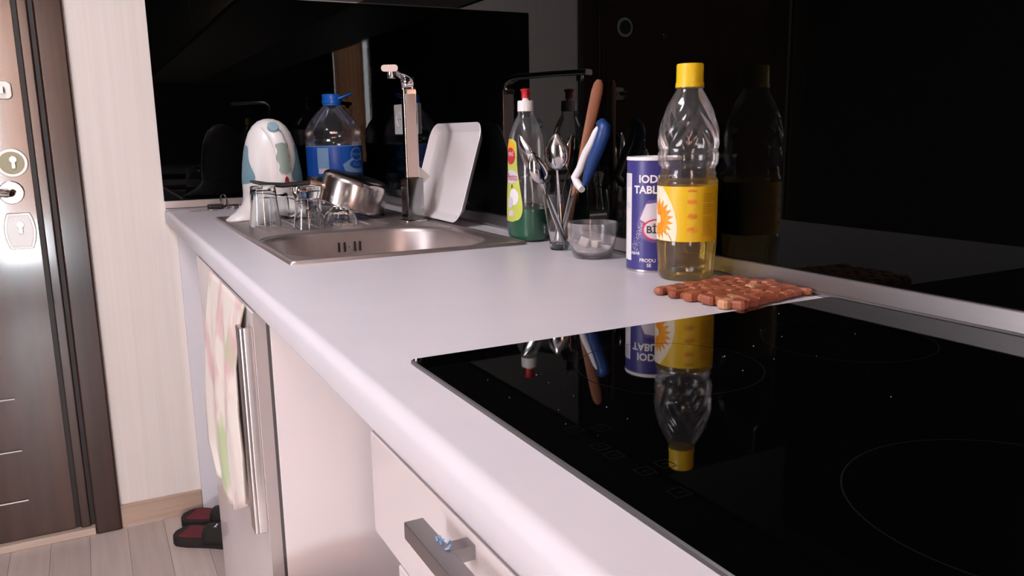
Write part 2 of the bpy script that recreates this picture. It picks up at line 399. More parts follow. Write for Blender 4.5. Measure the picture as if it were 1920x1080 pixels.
# casing: right, left, top
for x0, x1, z0, z1 in ((-0.866, -0.797, 0.0, 2.12), (-1.878, -1.80, 0.0, 2.12), (-1.80, -0.866, 2.05, 2.12)):
    MB().box(x0 + ox, x1 + ox, -0.022, 0.004, z0, z1).build('casing', 'casing_wood', d1, bevel=0.006, seg=3)
MB().box(-0.878 + ox, -0.862 + ox, 0.004, 0.03, 0.02, 2.05).build('gasket', 'groove_dark', d1, smooth=0)
MB().box(-0.903 + ox, -0.8775 + ox, -0.006, 0.03, 0.022, 2.045).build('frame_strip', 'casing_wood', d1, bevel=0.004)
MB().box(-0.916 + ox, -0.902 + ox, 0.006, 0.03, 0.022, 2.045).build('frame_groove', 'groove_dark', d1, smooth=0)
# leaf: with recessed horizontal grooves at the lower part
gz = [H - 0.486, H - 0.635, H - 0.781]
b = MB(); prev = 0.024; gx = -1.02 + ox
for z in sorted(gz):
    b.box(-0.39, -0.915 + ox, 0.0, 0.04, prev, z - 0.005); b.box(gx, -0.915 + ox, 0.0, 0.04, z - 0.005, z + 0.005)
    b.box(-0.39, gx, 0.004, 0.04, z - 0.005, z + 0.005)
    prev = z + 0.005
b.box(-0.39, -0.915 + ox, 0.0, 0.04, prev, 2.045)
b.box(-0.47, -0.395, 0.0, 0.04, 0.024, 2.045)
leaf = b.build('door_leaf', 'door_wood', d1, smooth=0)
for z in gz: MB().tube([(-0.38, 0.0, z - 0.004), (gx - 0.002, 0.0, z - 0.004)], 0.0022, 8).build('groove_lip', 'plate_silver', d1)
MB().box(-0.48, -0.866 + ox, -0.02, 0.05, 0.0, 0.022).build('threshold', 'threshold_wood', d1, bevel=0.003)
def yplate(poly, y0, y1):
    b = MB(); b.prism(poly, y0, y1)
    b.v = [(x, -z, y) for x, y, z in b.v]
    return b
# round cylinder lock
lk = yplate(ell(-0.956 + ox, H + 0.145, 0.037, 0.037, 40), 0, 0.010).build('lock_plate', 'plate_silver', d1, bevel=0.002)
yplate(ell(-0.956 + ox, H + 0.145, 0.029, 0.029, 40), 0.010, 0.012).build('lock_disc', 'brass', lk, bevel=0.001)
def cylinder(cx, cz, p, y, s=1.0):
    yplate(ell(cx, cz + 0.006 * s, 0.0085 * s, 0.0085 * s, 20), y, y + 0.006).build('lock_cylinder', 'chrome', p, bevel=0.001)
    yplate(rect(cx - 0.005 * s, cx + 0.005 * s, cz - 0.017 * s, cz + 0.002 * s), y, y + 0.005).build('lock_cylinder', 'chrome', p, bevel=0.001)
    yplate(rect(cx - 0.0009, cx + 0.0009, cz + 0.001, cz + 0.011), y + 0.0055, y + 0.0064).build('keyhole', 'ink_black', p, smooth=0)
cylinder(-0.952 + ox, H + 0.148, lk, 0.012)
# lever handle
hd = yplate(ell(-0.966 + ox, H + 0.068, 0.030, 0.030, 36), 0, 0.008).build('handle_rose', 'chrome', d1, bevel=0.003)
MB().tube([(-0.966 + ox, -0.006, H + 0.068), (-0.966 + ox, -0.045, H + 0.068), (-0.972 + ox, -0.052, H + 0.068), (-1.00 + ox, -0.055, H + 0.070), (-1.09 + ox, -0.055, H + 0.072)], [0.011, 0.010, 0.011, 0.010, 0.009], 14).build('handle_lever', 'chrome', hd)
# lower barrel shaped lock plate
def barrel(cx, cz, w, h, bul):
    pts = []
    for k in range(9): t = -1 + 2 * k / 8; pts.append((cx + w * (1 - bul * t * t), cz + h * t))
    for k in range(9): t = 1 - 2 * k / 8; pts.append((cx - w * (1 - bul * t * t), cz + h * t))
    return pts
pl2 = yplate(barrel(-0.957 + ox, H - 0.034, 0.037, 0.048, 0.28), 0, 0.006).build('lock_plate', 'plate_silver', d1, bevel=0.002)
yplate(barrel(-0.957 + ox, H - 0.034, 0.030, 0.041, 0.28), 0.006, 0.008).build('lock_inner_plate', 'white_plastic', pl2, bevel=0.001)
cylinder(-0.955 + ox, H - 0.022, pl2, 0.008)
# upper thumb turn, round plate and peephole
th = yplate(rrect(-0.985 + ox, -0.935 + ox, H + 0.307, H + 0.352, 0.012), 0, 0.012).build('thumb_turn_plate', 'plate_silver', d1, bevel=0.003)
MB().box(-0.99 + ox, -0.95 + ox, -0.03, -0.012, H + 0.32, H + 0.338).build('thumb_turn', 'chrome', th, bevel=0.003)
b = yplate(ell(-0.989 + ox, H + 0.561, 0.034, 0.034, 36), 0, 0.008).build('chain_plate', 'plate_silver', d1, bevel=0.002)
yplate(ell(-0.989 + ox, H + 0.561, 0.024, 0.024, 30), 0.008, 0.010).build('chain_plate_disc', 'groove_dark', b)
yplate(ell(-1.168 + ox, H + 0.534, 0.013, 0.013, 24), 0, 0.008).build('peephole', 'chrome', d1, bevel=0.002)

# ================================================================== KITCHEN RUN
YE = -4.19
# rails and glass
def rail(name, x0, y0, x1, y1, along):
    # profile (depth from the wall, height)
    prof = [(0, 0.0008), (0.014, 0.0008), (0.014, 0.0030), (0.0125, 0.0032), (0.0125, 0.0055), (0.0135, 0.0060), (0.0112, 0.0250), (0.0098, 0.0262), (0.0085, 0.0264), (0, 0.0264)]
    b = MB()
    if along == 'y': b.loft([[(-d, y, z) for d, z in prof] for y in (y0, y1)])
    else: b.loft([[(x, -d, z) for d, z in prof] for x in (x0, x1)])
    o = b.build(name, 'aluminium', None, (0, 0, H), smooth=30); tag(o, kind='structure')
    g = MB()
    if along == 'y': g.box(-0.0138, -0.0128, y0, y1, 0.0032, 0.0056)
    else: g.box(x0, x1, -0.0138, -0.0128, 0.0032, 0.0056)
    g.build('gasket', 'gasket', o, smooth=0)
    return o
rail('trim_1', 0, YE, 0, -0.0142, 'y')
r2 = rail('trim_2', -0.597, 0, -0.0005, 0, 'x')
MB().box(-0.600, -0.5972, -0.0145, 0, 0.0008, 0.0268).build('end_cap', 'white_plastic', r2, smooth=0)
gp = MB().box(-0.598, -0.0002, -0.006, -0.0002, 0.0265, 0.592).build('glass_backsplash', 'black_glass', None, (0, 0, H), bevel=0.0006, seg=1, smooth=0)
tag(gp, 'black glass backsplash panel on the far wall behind the kettle and water bottle', 'backsplash')
gp = MB().box(-0.006, -0.0002, YE, -0.0066, 0.0265, 0.592).build('glass_backsplash', 'black_glass', None, (0, 0, H), bevel=0.0006, seg=1, smooth=0)
tag(gp, 'long black glass backsplash panel on the right wall behind the faucet and bottles', 'backsplash')

# worktop: rounded nose, opening under the sink bowl
nose = []
for a in range(0, 91, 15): nose.append((-0.588 - 0.012 * math.sin(math.radians(a)), -0.012 + 0.012 * math.cos(math.radians(a))))
for a in range(0, 91, 30): nose.append((-0.594 - 0.006 * math.cos(math.radians(a)), -0.032 - 0.006 * math.sin(math.radians(a))))
def slab(b, prof, y0, y1): b.loft([[(x, y, z) for x, z in prof] for y in (y0, y1)])
SY0, SY1 = -1.205, -0.83
b = MB(); full = [(0.0, 0.0)] + nose + [(0.0, -0.038)]
slab(b, full, -0.0002, SY1); slab(b, full, SY0, YE)
slab(b, [(-0.505, 0.0)] + nose + [(-0.505, -0.038)], SY1, SY0)
b.box(-0.115, 0.0, SY0, SY1, -0.038, 0.0)
wt = b.build('worktop', 'worktop', None, (0, 0, H), smooth=35)
tag(wt, 'long white kitchen worktop with a rounded front edge', 'worktop')

def cab(name, label, cat='cabinet'): return thing(name, label, cat, (0, 0, 0))
# end support panel on far wall
tag(MB().box(-0.573, -0.0, -0.019, -0.0005, 0, H - 0.0385).build('support_panel', 'panel_white', bevel=0.001, seg=1), 'plain white end panel under the worktop beside the beige far wall', 'panel')
# sink cabinet
sb = cab('sink_cabinet', 'white sink cabinet with a glossy door and vertical chrome handle')
MB().box(-0.578, -0.02, -1.362, -1.344, 0.0, H - 0.0385).build('side_panel', 'carcass_white', sb, bevel=0.0008, seg=1)
MB().box(-0.578, -0.02, -0.742, -0.724, 0.0, H - 0.0385).build('side_panel', 'carcass_white', sb, bevel=0.0008, seg=1)
MB().box(-0.578, -0.02, -1.344, -0.742, 0.10, 0.118).build('bottom_panel', 'carcass_white', sb, smooth=0)
MB().box(-0.583, -0.578, -1.358, -0.73, 0.06, H - 0.05).build('door_seal', 'gasket', sb, smooth=0)
dr = MB().box(-0.600, -0.583, -1.361, -0.722, 0.03, H - 0.0405).build('cabinet_door', 'cabinet_white', sb, bevel=0.001, seg=1)
MB().box(-0.6002, -0.583, -1.3622, -1.361, 0.03, H - 0.0405).build('edge_band', 'edge_grey', dr, smooth=0)
hp = MB(); hp.box(-0.619, -0.613, -1.354, -1.322, H - 0.375, H - 0.062)
hp.box(-0.6135, -0.600, -1.354, -1.350, H - 0.375, H - 0.062); hp.build('door_handle', 'satin', sb, bevel=0.0025)
for z in (H - 0.075, H - 0.362): MB().box(-0.613, -0.600, -1.348, -1.332, z - 0.006, z + 0.006).build('handle_post', 'chrome', sb, bevel=0.001)
# drawer unit with a wide top front
du = cab('drawer_cabinet', 'white drawer cabinet under the hob with a grey bar handle')
MB().box(-0.576, -0.02, -1.962, -1.944, 0.0, H - 0.0385).build('side_panel', 'carcass_white', du, bevel=0.0008, seg=1)
MB().box(-0.576, -0.02, -2.56, -2.542, 0.0, H - 0.0385).build('side_panel', 'carcass_white', du, bevel=0.0008, seg=1)
MB().box(-0.597, -0.578, -2.56, -1.886, H - 0.132, H - 0.0415).build('drawer_front', 'cabinet_white', du, bevel=0.0012, seg=2)
MB().box(-0.597, -0.578, -2.56, -1.945, 0.10, H - 0.135).build('drawer_front', 'cabinet_white', du, bevel=0.0012, seg=2)
hb = MB().box(-0.626, -0.6125, -2.40, -2.048, H - 0.0575, H - 0.0455).build('bar_handle', 'grey_metal', du, bevel=0.0006, seg=1)
for y in (-2.09, -2.36): MB().box(-0.6125, -0.597, y - 0.006, y + 0.006, H - 0.0565, H - 0.047).build('handle_post', 'grey_metal', du, smooth=0)
rr = random.Random(3); b = MB()
for _ in range(7):
    x = -0.6135 + rr.uniform(-0.003, 0.001); y = -2.088 + rr.uniform(-0.007, 0.007); z = H - 0.0455
    b.tube([(x, y, z), (x + rr.uniform(-0.003, 0.003), y + rr.uniform(-0.004, 0.004), z + rr.uniform(0.001, 0.003))], 0.0008, 5)
b.build('film_scrap', 'water_pale', du)
# wall cabinet above the worktop
uc = cab('wall_cabinet', 'dark wall cabinet mounted above the worktop and black glass')
MB().box(-0.334, -0.0, YE, -0.0005, H + 0.596, H + 0.613).build('bottom_panel', 'cabinet_cream', uc, smooth=0)
MB().box(-0.334, -0.0, YE, -0.0005, H + 0.613, H + 1.30).build('carcass', 'carcass_white', uc, smooth=0)
for i in range(8):
    y1 = -0.002 - 0.55 * i
    MB().box(-0.352, -0.334, max(y1 - 0.546, YE), y1, H + 0.595, H + 1.30).build('cabinet_door', 'cabinet_dark', uc, bevel=0.001, seg=1)

# bin in open niche
bn = thing('waste_bin', 'white round bin standing in the open gap under the worktop', 'bin', (-0.545, -1.535, 0))
MB().lathe([(0.075, 0), (0.08, 0.004), (0.096, 0.46), (0.098, 0.465), (0, 0.465)], 40).build('bin_body', 'white_plastic', bn)
MB().lathe([(0.1005, 0.4655), (0.1015, 0.47), (0.099, 0.482), (0.085, 0.494), (0.05, 0.502), (0, 0.504)], 40).build('lid', 'white_plastic', bn)

# ---------------------------------------------------------------- sink
sk = thing('kitchen_sink', 'stainless steel inset sink with drainboard and overflow slots', 'sink', (0, 0, H))
SX0, SX1, SYN, SYF = -0.514, -0.084, -1.222, -0.374
outer = rrect(SX0, SX1, SYN, SYF, 0.008, 3)
def bowl(inset, z, r):
    pts = rrect(-0.497 + inset, -0.128 - inset, -1.196 + inset, -0.84 - inset, r, 9)
    return [(x, y, z) for x, y in pts]
# plate with hole
bm = bmesh.new()
o1 = [bm.verts.new((x, y, 0.0040)) for x, y in rrect(SX0 + 0.012, SX1 - 0.012, SYN + 0.012, SYF - 0.012, 0.012, 3)]
i1 = [bm.verts.new((x, y, 0.0040)) for x, y, z in bowl(-0.006, 0, 0.105)]
es = [bm.edges.new((l[k], l[(k + 1) % len(l)])) for l in (o1, i1) for k in range(len(l))]
bmesh.ops.triangle_fill(bm, edges=es, use_beauty=True)
me = bpy.data.meshes.new('sink_deck'); bm.to_mesh(me); bm.free()
link('sink_deck', me, 'steel', sk, smooth=0)
def rr3(i, z, r): return [(x, y, z) for x, y in rrect(SX0 + i, SX1 - i, SYN + i, SYF - i, r, 3)]
MB().loft([rr3(0, 0.0002, 0.008), rr3(0.0005, 0.004, 0.008), rr3(0.003, 0.0066, 0.009), rr3(0.007, 0.0068, 0.01), rr3(0.010, 0.0050, 0.012), rr3(0.012, 0.0040, 0.012)], False, False).build('sink_rim', 'steel', sk, smooth=70)
bb = MB().loft([bowl(-0.006, 0.0040, 0.105), bowl(-0.002, 0.0034, 0.102), bowl(0.002, 0.0005, 0.10), bowl(0.005, -0.006, 0.098), bowl(0.010, -0.06, 0.095), bowl(0.018, -0.125, 0.09), bowl(0.035, -0.146, 0.075), bowl(0.06, -0.150, 0.06)], False, True).build('sink_bowl', 'steel', sk, smooth=60)
MB().lathe([(0.04, -0.1495), (0.042, -0.147), (0.02, -0.148), (0, -0.1485)], 32, (-0.31, -1.02, 0)).build('drain', 'chrome', sk)
for x in (-0.333, -0.321, -0.299, -0.288):
    MB().prism([(x + p, q) for p, q in rrect(-0.0022, 0.0022, -0.0395, -0.0185, 0.0021, 4)], 0, 0.002).build('overflow_slot', 'steel_dark', sk, xf=Matrix.Translation((0, -0.8495, 0)) @ Matrix.Rotation(PI / 2, 4, 'X'))
MB().lathe([(0, 0), (0.0034, 0.0), (0.003, 0.0016), (0, 0.002)], 16).build('overflow_screw', 'chrome', sk, xf=Matrix.Translation((-0.310, -0.8512, -0.028)) @ Matrix.Rotation(PI / 2, 4, 'X'))
# raised ridge round the bowl and drainboard ribs
b = MB(); pts = [(x, y, 0.0036) for x, y, z in bowl(-0.0125, 0, 0.11)]
half = [p for p in pts if p[1] > -1.05]
b.tube(half, (0.0018, 0.004), 8, (0, 0, 1)); b.build('bowl_ridge', 'steel', sk)
for i in range(8):
    x = -0.455 + 0.037 * i
    MB().tube([(x, -0.41, 0.0034), (x, -0.42, 0.0042), (x, -0.74 + 0.02 * abs(i - 3.5) * 0.2, 0.0042), (x, -0.755, 0.0034)], (0.0022, 0.006), 8, (0, 0, 1)).build('drain_rib', 'steel', sk)

# ---------------------------------------------------------------- faucet
fx, fy = -0.128, -0.748
fc = thing('faucet', 'tall square chrome kitchen faucet with a long flat spout', 'faucet', (fx, fy, H + 0.004))
MB().prism(rrect(-0.026, 0.026, -0.026, 0.026, 0.004, 3), 0, 0.004).build('base_plate', 'chrome', fc, bevel=0.001)
MB().box(-0.0195, 0.0195, -0.022, 0.022, 0.004, 0.099).build('valve_body', 'chrome_dark_reflection', fc, bevel=0.0012)
ca = MB().box(-0.016, 0.015, -0.012, 0.006, 0.099, 0.296).build('column', 'chrome', fc, bevel=0.002)
MB().box(-0.0125, 0.0120, -0.0128, -0.0118, 0.101, 0.285).build('column_face', 'face_sheen', fc, bevel=0.0003, seg=1)  # thin plate carrying the painted bright reflection of the column front
# spout: curves from column top to the head
sv = Vector((-0.237 - fx, -0.941 - fy, 0)); sl = sv.length; sd = sv.normalized(); side = Vector((-sd.y, sd.x, 0))
path = []
for t, z in ((0.0, 0.294), (0.0, 0.303), (0.006, 0.313), (0.018, 0.320), (0.035, 0.323), (0.06, 0.324), (0.13, 0.325), (sl, 0.325)):
    path.append((sd * t + Vector((0, 0, z)), t))
rings = []
for i, (p, t) in enumerate(path):
    tt = (path[min(i + 1, len(path) - 1)][0] - path[max(i - 1, 0)][0]).normalized()
    s2 = side * (-1) if i >= 0 else side
    n2 = s2.cross(tt).normalized()
    hw2 = 0.0155 + 0.001 * min(1, t / 0.1); hh2 = 0.0065
    pts = rrect(-hw2, hw2, -hh2, hh2, 0.0058, 4)
    rings.append([tuple(p + s2 * a + n2 * c) for a, c in pts])
sp_ = MB().loft(rings).build('spout', 'chrome', fc, smooth=45)
er = [[tuple(Vector(q) + sd * d_) for q in rings[-1]] for d_ in (0.0, 0.0006)]
MB().loft(er).build('spout_end', 'face_sheen', sp_, smooth=45)  # same painted bright reflection on the spout tip
hp_ = sd * (sl - 0.022) + Vector((0, 0, 0.3185))
MB().lathe([(0.008, -0.012), (0.0085, -0.011), (0.0085, 0), (0, 0)], 24, tuple(hp_)).build('aerator', 'chrome', fc)
MB().add([(-0.001, 0, 0), (0.001, 0, 0), (0.024, 0.002, -0.018), (0.002, 0.004, -0.045), (-0.001, 0.004, -0.045)], []).v
lv = MB().prism([(0.0, 0.020), (0.010, 0.018), (0.033, -0.002), (0.034, -0.006), (0.010, -0.028), (0.0, -0.030)], 0, 0.003)
lv.build('lever', 'plate_silver', fc, bevel=0.0006, xf=Matrix.Translation((0.013, 0.012, 0.105)) @ Matrix.Rotation(PI / 2, 4, 'X'))

# ---------------------------------------------------------------- double socket
so = thing('wall_socket', 'white double wall socket on the black glass behind the faucet', 'socket', (-0.006, -0.405, H + 0.20))
MB().box(-0.009, 0, -0.081, 0.081, 0, 0.08).build('socket_plate', 'white_plastic', so, bevel=0.002)
for s in (-0.04, 0.04):
    c = MB().lathe([(0, 0), (0.021, 0.0), (0.021, 0.002), (0.018, 0.0022), (0.017, 0.0006), (0, 0.0005)], 28).build('socket_well', 'white_plastic', so, xf=Matrix.Translation((-0.009, s, 0.04)) @ Matrix.Rotation(-PI / 2, 4, 'Y'))
    for q in (-0.0095, 0.0095): MB().lathe([(0, 0), (0.0024, 0), (0.0024, 0.0004), (0, 0.0005)], 10).build('socket_hole', 'ink_black', c, xf=Matrix.Translation((-0.0096, s + q, 0.04)) @ Matrix.Rotation(-PI / 2, 4, 'Y'))

# ---------------------------------------------------------------- serving tray leaning on right glass
ty0, ty1 = -0.918, -0.630
tl = math.hypot(0.066, 0.214)
tr = thing('serving_tray', 'white plastic serving tray leaning upright against the black glass', 'tray', (-0.080, (ty0 + ty1) / 2, H + 0.0072))
up = Vector((0.066, 0, 0.214)).normalized(); nn = Vector((-up.z, 0, up.x))   # normal facing the room
A = Matrix(((0, up.x, nn.x, 0), (-1, up.y, nn.y, 0), (0, up.z, nn.z, 0), (0, 0, 0, 1)))
W2 = (ty1 - ty0) / 2
def tring(i, z, r): return [(x, y, z) for x, y in rrect(-W2 + i, W2 - i, i, tl - i, r, 8)]
MB().loft([tring(0.017, -0.004, 0.024), tring(0.002, 0.009, 0.034), tring(0.0, 0.0105, 0.035), tring(0.0015, 0.012, 0.034), tring(0.006, 0.0105, 0.031), tring(0.018, -0.0005, 0.023), tring(0.020, -0.001, 0.022)], True, True).build('tray_shell', 'tray_plastic', tr, xf=A, smooth=50)

# ---------------------------------------------------------------- kettle
kx, ky = -0.372, -0.405
kt = thing('kettle', 'white plastic kettle with blue and green grips on the drainboard', 'kettle', (kx, ky, H + 0.0045))
kprof = [(0.070, 0.012), (0.0745, 0.016), (0.0755, 0.03), (0.0755, 0.05), (0.0765, 0.055), (0.0765, 0.075), (0.0755, 0.10), (0.072, 0.13), (0.067, 0.16), (0.061, 0.185), (0.053, 0.206), (0.042, 0.222), (0.028, 0.2335), (0.012, 0.239), (0, 0.240)]
kprof = [(r * 0.955, z) for r, z in kprof]
def kr(z):
    z = max(0.012, min(z, 0.2399))
    for (r0, z0), (r1, z1) in zip(kprof, kprof[1:]):
        if z0 <= z <= z1: return r0 + (r1 - r0) * (z - z0) / (z1 - z0)
    return 0.001
ka = facing(kx, ky)
kb = MB().lathe(kprof, 56).build('kettle_body', 'white_plastic', kt, smooth=50)
# flared lip at the foot with a pointed tip towards the front left
rings = []
for s in (0, 0.25, 0.5, 0.75, 1.0):
    ring = []
    for j in range(64):
        a = 2 * PI * j / 64
        def lobe(c, wd): 
            d = (a - (ka + c) + PI) % (2 * PI) - PI
            return math.exp(-(d / wd) ** 2)
        ext = 0.008 + 0.078 * lobe(-0.72, 0.42) + 0.045 * lobe(0.85, 0.55)
        r = 0.0728 + ext * s ** 1.6
        ring.append((r * math.cos(a), r * math.sin(a), 0.058 * (1 - s) + 0.002 + 0.010 * s * (1 - lobe(-0.72, 0.6)) * (1 - lobe(0.85, 0.6))))
    rings.append(ring)
sk_ = MB().loft(rings, False, False).build('flared_lip', 'white_plastic', kt, smooth=60)
md = sk_.modifiers.new('thick', 'SOLIDIFY'); md.thickness = 0.003; md.offset = -1
# handle strip
def ks(u, z, off):
    a = ka + u; r = kr(z) + off; return Vector((r * math.cos(a), r * math.sin(a), z))
hpts = [ks(-0.10, 0.222, -0.002), ks(0.10, 0.212, 0.006), ks(0.25, 0.195, 0.011), ks(0.33, 0.17, 0.013), ks(0.36, 0.14, 0.013), ks(0.37, 0.11, 0.011), ks(0.38, 0.085, 0.007), ks(0.38, 0.065, 0.001), ks(0.38, 0.05, -0.004)]
MB().tube(hpts, [(0.008, 0.016), (0.009, 0.017), (0.009, 0.017), (0.009, 0.0165), (0.009, 0.0165), (0.009, 0.017), (0.009, 0.018), (0.008, 0.019), (0.004, 0.018)], 20, tuple(Vector((math.cos(ka + 0.33), math.sin(ka + 0.33), 0)))).build('handle', 'white_plastic', kt, smooth=60)
def hfn(u, v):      # surface of the handle strip front
    z = v; aa = 0.33 + (0.37 - 0.33) * (0.17 - min(max(z, 0.08), 0.19)) / 0.09
    r = kr(z) + 0.0245 - 0.007 * min(1, (u / 0.016) ** 2)
    if z < 0.1: r -= (0.1 - z) * 0.12
    a = ka + aa + u / kr(z); return Vector((r * math.cos(a), r * math.sin(a), z))
def wavy(zc, hz, wd, n=22):
    L = []
    for k in range(n + 1):
        t = -1 + 2 * k / n; e = math.sqrt(max(0, 1 - t ** 8)); L.append((wd * e * (0.86 + 0.16 * math.cos(t * 2.1 * PI)), zc + hz * t))
    return L + [(-x, z) for x, z in reversed(L)][1:-1]
decal('handle_grip', [wavy(0.145, 0.037, 0.0135)], 'green_grip', kt, hfn, 0.004)
decal('water_gauge', [ell(0, 0.088, 0.0042, 0.013)], 'red_window', kt, hfn, 0.003)
def kfn(u, v):
    a = ka + u / kr(v); r = kr(v) + 0.0009; return Vector((r * math.cos(a), r * math.sin(a), v))
L = []
for k in range(25):
    t = k / 24; z = 0.083 + 0.095 * t
    e = math.sqrt(max(0, 1 - (2 * t - 1) ** 6)); L.append((-0.079 + e * (0.030 + 0.012 * math.cos(t * 4.2)), z))
poly = L + [(-0.13, z) for u, z in reversed(L)]
decal('side_grip', [poly], 'blue_grip', kt, kfn, 0.004)
decal('side_grip', [[(-u + 0.008, z) for u, z in reversed(poly)]], 'blue_grip', kt, kfn, 0.004)
bp_ = ks(0.05, 0.224, 0.0)
MB().lathe([(0.0135, 0), (0.0135, 0.007), (0.012, 0.0095), (0, 0.0105)], 28).build('lid_button', 'blue_button', kt, xf=Matrix.Translation(ks(0.16, 0.2165, 0.014)) @ Matrix.Rotation(ka + 0.20, 4, 'Z') @ Matrix.Rotation(math.radians(58), 4, 'Y'))

# ---------------------------------------------------------------- 5 litre water bottle
wx, wy = -0.128, -0.104
wb = thing('water_bottle', 'large clear water bottle with blue cap and blue label behind the saucepan', 'bottle', (wx, wy, H))
wprof = [(0, 0.004), (0.06, 0.0), (0.078, 0.006), (0.082, 0.018), (0.082, 0.04), (0.079, 0.045), (0.079, 0.055), (0.083, 0.062), (0.083, 0.082), (0.081, 0.084), (0.081, 0.172), (0.083, 0.175), (0.083, 0.185), (0.079, 0.190), (0.079, 0.197), (0.083, 0.203), (0.080, 0.218), (0.068, 0.240), (0.050, 0.262), (0.036, 0.276), (0.027, 0.284), (0.025, 0.288), (0.025, 0.300)]
def wfn(r, a, z): return r * (1 + 0.012 * math.cos(12 * a) * (1 if 0.19 < z < 0.25 else 0))
MB().lathe(wprof, 72, fn=wfn).build('bottle_body', 'pet_water', wb, smooth=50)
wa = facing(wx, wy)
MB().lathe([(0.0815, 0.0845), (0.0818, 0.086), (0.0818, 0.1705), (0.0815, 0.1715)], 72).build('label_band', 'water_blue', wb, smooth=50)
for f_ in (wb.children[-1],):   # open ends of the band
    bm = bmesh.new(); bm.from_mesh(f_.data)
    bmesh.ops.delete(bm, geom=[f for f in bm.faces if len(f.verts) > 4], context='FACES'); bm.to_mesh(f_.data); bm.free()
wf = cyl(0.0818, wa)
decal('label_stripe', [rect(-0.12, 0.12, 0.1695, 0.1712)], 'water_pale', wb, wf)
decal('label_print', [rect(-0.052, -0.017, 0.108, 0.166)], 'water_pale', wb, wf)
decal('label_print', [rect(-0.050, -0.0165, 0.0925, 0.1075)], 'can_pale', wb, wf)
wf2 = cyl(0.0818, wa, 0.0008)
decal('label_print', [[(0.022, 0.118), (0.05, 0.135), (0.085, 0.15), (0.10, 0.15), (0.10, 0.092), (0.03, 0.095)]], 'water_pale', wb, wf)
decal('logo_ground', [ell(0.073, 0.118, 0.030, 0.013)], 'water_blue', wb, cyl(0.0818, wa, 0.0010))
o_, i_ = ell(0.070, 0.146, 0.0225, 0.0195), ell(0.070, 0.146, 0.0195, 0.0165)
decal('logo_ground', [ell(0.070, 0.146, 0.0205, 0.0175)], 'water_blue', wb, wf2)
decal('logo_ring', ringpolys(o_, i_), 'water_pale', wb, cyl(0.0818, wa, 0.0012))
text('logo_text', 'Nestlé', 0.0145, 'water_pale', wb, cyl(0.0818, wa, 0.0013), 0.071, 0.142)
text('logo_text', 'Pure', 0.017, 'water_pale', wb, cyl(0.0818, wa, 0.0015), 0.070, 0.112, shear=0.2)
MB().lathe([(0.0265, 0.287), (0.0265, 0.292), (0.0285, 0.293), (0.0285, 0.300), (0.0272, 0.301), (0.0272, 0.316), (0.025, 0.3186), (0, 0.3186)], 40).build('cap', 'blue_cap', wb)
hn = []
rv = Vector((R_.x, R_.y, 0)).normalized(); fv = Vector((rv.y, -rv.x, 0))
for a in range(0, 181, 12):
    t = math.radians(a); hn.append(rv * (0.020 + 0.040 * math.sin(t)) + fv * (0.013 * math.cos(t)) + Vector((0, 0, 0.304 + 0.016 * math.sin(t))))
hn = [Vector((0, 0, 0.304)) + rv * 0.0 + fv * 0.026] + hn + [Vector((0, 0, 0.304)) - fv * 0.026]
MB().tube([tuple(p) for p in hn], 0.0028, 8).build('carry_loop', 'blue_cap', wb)

# ---------------------------------------------------------------- glasses upside down
def tumbler(name, label, x, y, prof_o, prof_i, cat='glass', group=None, z=H + 0.0046, n=48, fn=None, m='glass'):
    t = thing(name, label, cat, (x, y, z), 0, group)
    MB().lathe(prof_o + prof_i, n, fn=fn).build('glass_wall', m, t, smooth=50)
    return t
# profiles run from the closed (top) end down the outside, then back up the inside
tumbler('tumbler', 'upturned clear tumbler on the drainboard in front of the kettle', -0.441, -0.642,
        [(0, 0.0885), (0.020, 0.0885), (0.0265, 0.089), (0.028, 0.0865), (0.0282, 0.076), (0.0290, 0.06), (0.0320, 0.03), (0.0352, 0.002), (0.0350, 0.0)],
        [(0.0335, 0.0), (0.0330, 0.003), (0.0300, 0.03), (0.0270, 0.06), (0.0262, 0.074), (0.024, 0.078), (0, 0.079)])
tumbler('tumbler', 'upturned thick-based tumbler on the drainboard near the sink bowl', -0.369, -0.752,
        [(0, 0.089), (0.024, 0.089), (0.0315, 0.091), (0.0330, 0.088), (0.0328, 0.078), (0.0295, 0.070), (0.0278, 0.055), (0.0290, 0.035), (0.0330, 0.010), (0.0345, 0.0)],
        [(0.0325, 0.0), (0.031, 0.010), (0.0268, 0.035), (0.0255, 0.055), (0.025, 0.066), (0, 0.069)])
# glass mug with twisted handle lying between them
mg = tumbler('glass_mug', 'small upturned glass mug with ridged handle behind the two tumblers', -0.395, -0.545,
        [(0, 0.066), (0.024, 0.066), (0.0275, 0.063), (0.029, 0.05), (0.031, 0.0)], [(0.0292, 0.0), (0.027, 0.05), (0.0255, 0.058), (0, 0.059)], 'mug')
hn = []
for a in range(-90, 91, 12): t = math.radians(a); hn.append((0.028 + 0.024 * math.cos(t), -0.010 * math.cos(t), 0.033 + 0.022 * math.sin(t)))
MB().tube(hn, [0.0045 + 0.0008 * (k % 2) for k in range(len(hn))], 10).build('mug_handle', 'glass', mg)
rib = lambda r, a, z: r * (1 + 0.05 * math.cos(10 * a))
tumbler('glass_bowl', 'small upturned ribbed glass bowl beneath the saucepan rim', -0.290, -0.712,
        [(0, 0.0395), (0.016, 0.0395), (0.019, 0.038), (0.026, 0.034), (0.034, 0.024), (0.0385, 0.010), (0.040, 0.0)],
        [(0.0375, 0.0), (0.0360, 0.010), (0.0315, 0.022), (0.024, 0.030), (0, 0.034)], 'bowl', n=80, fn=rib)
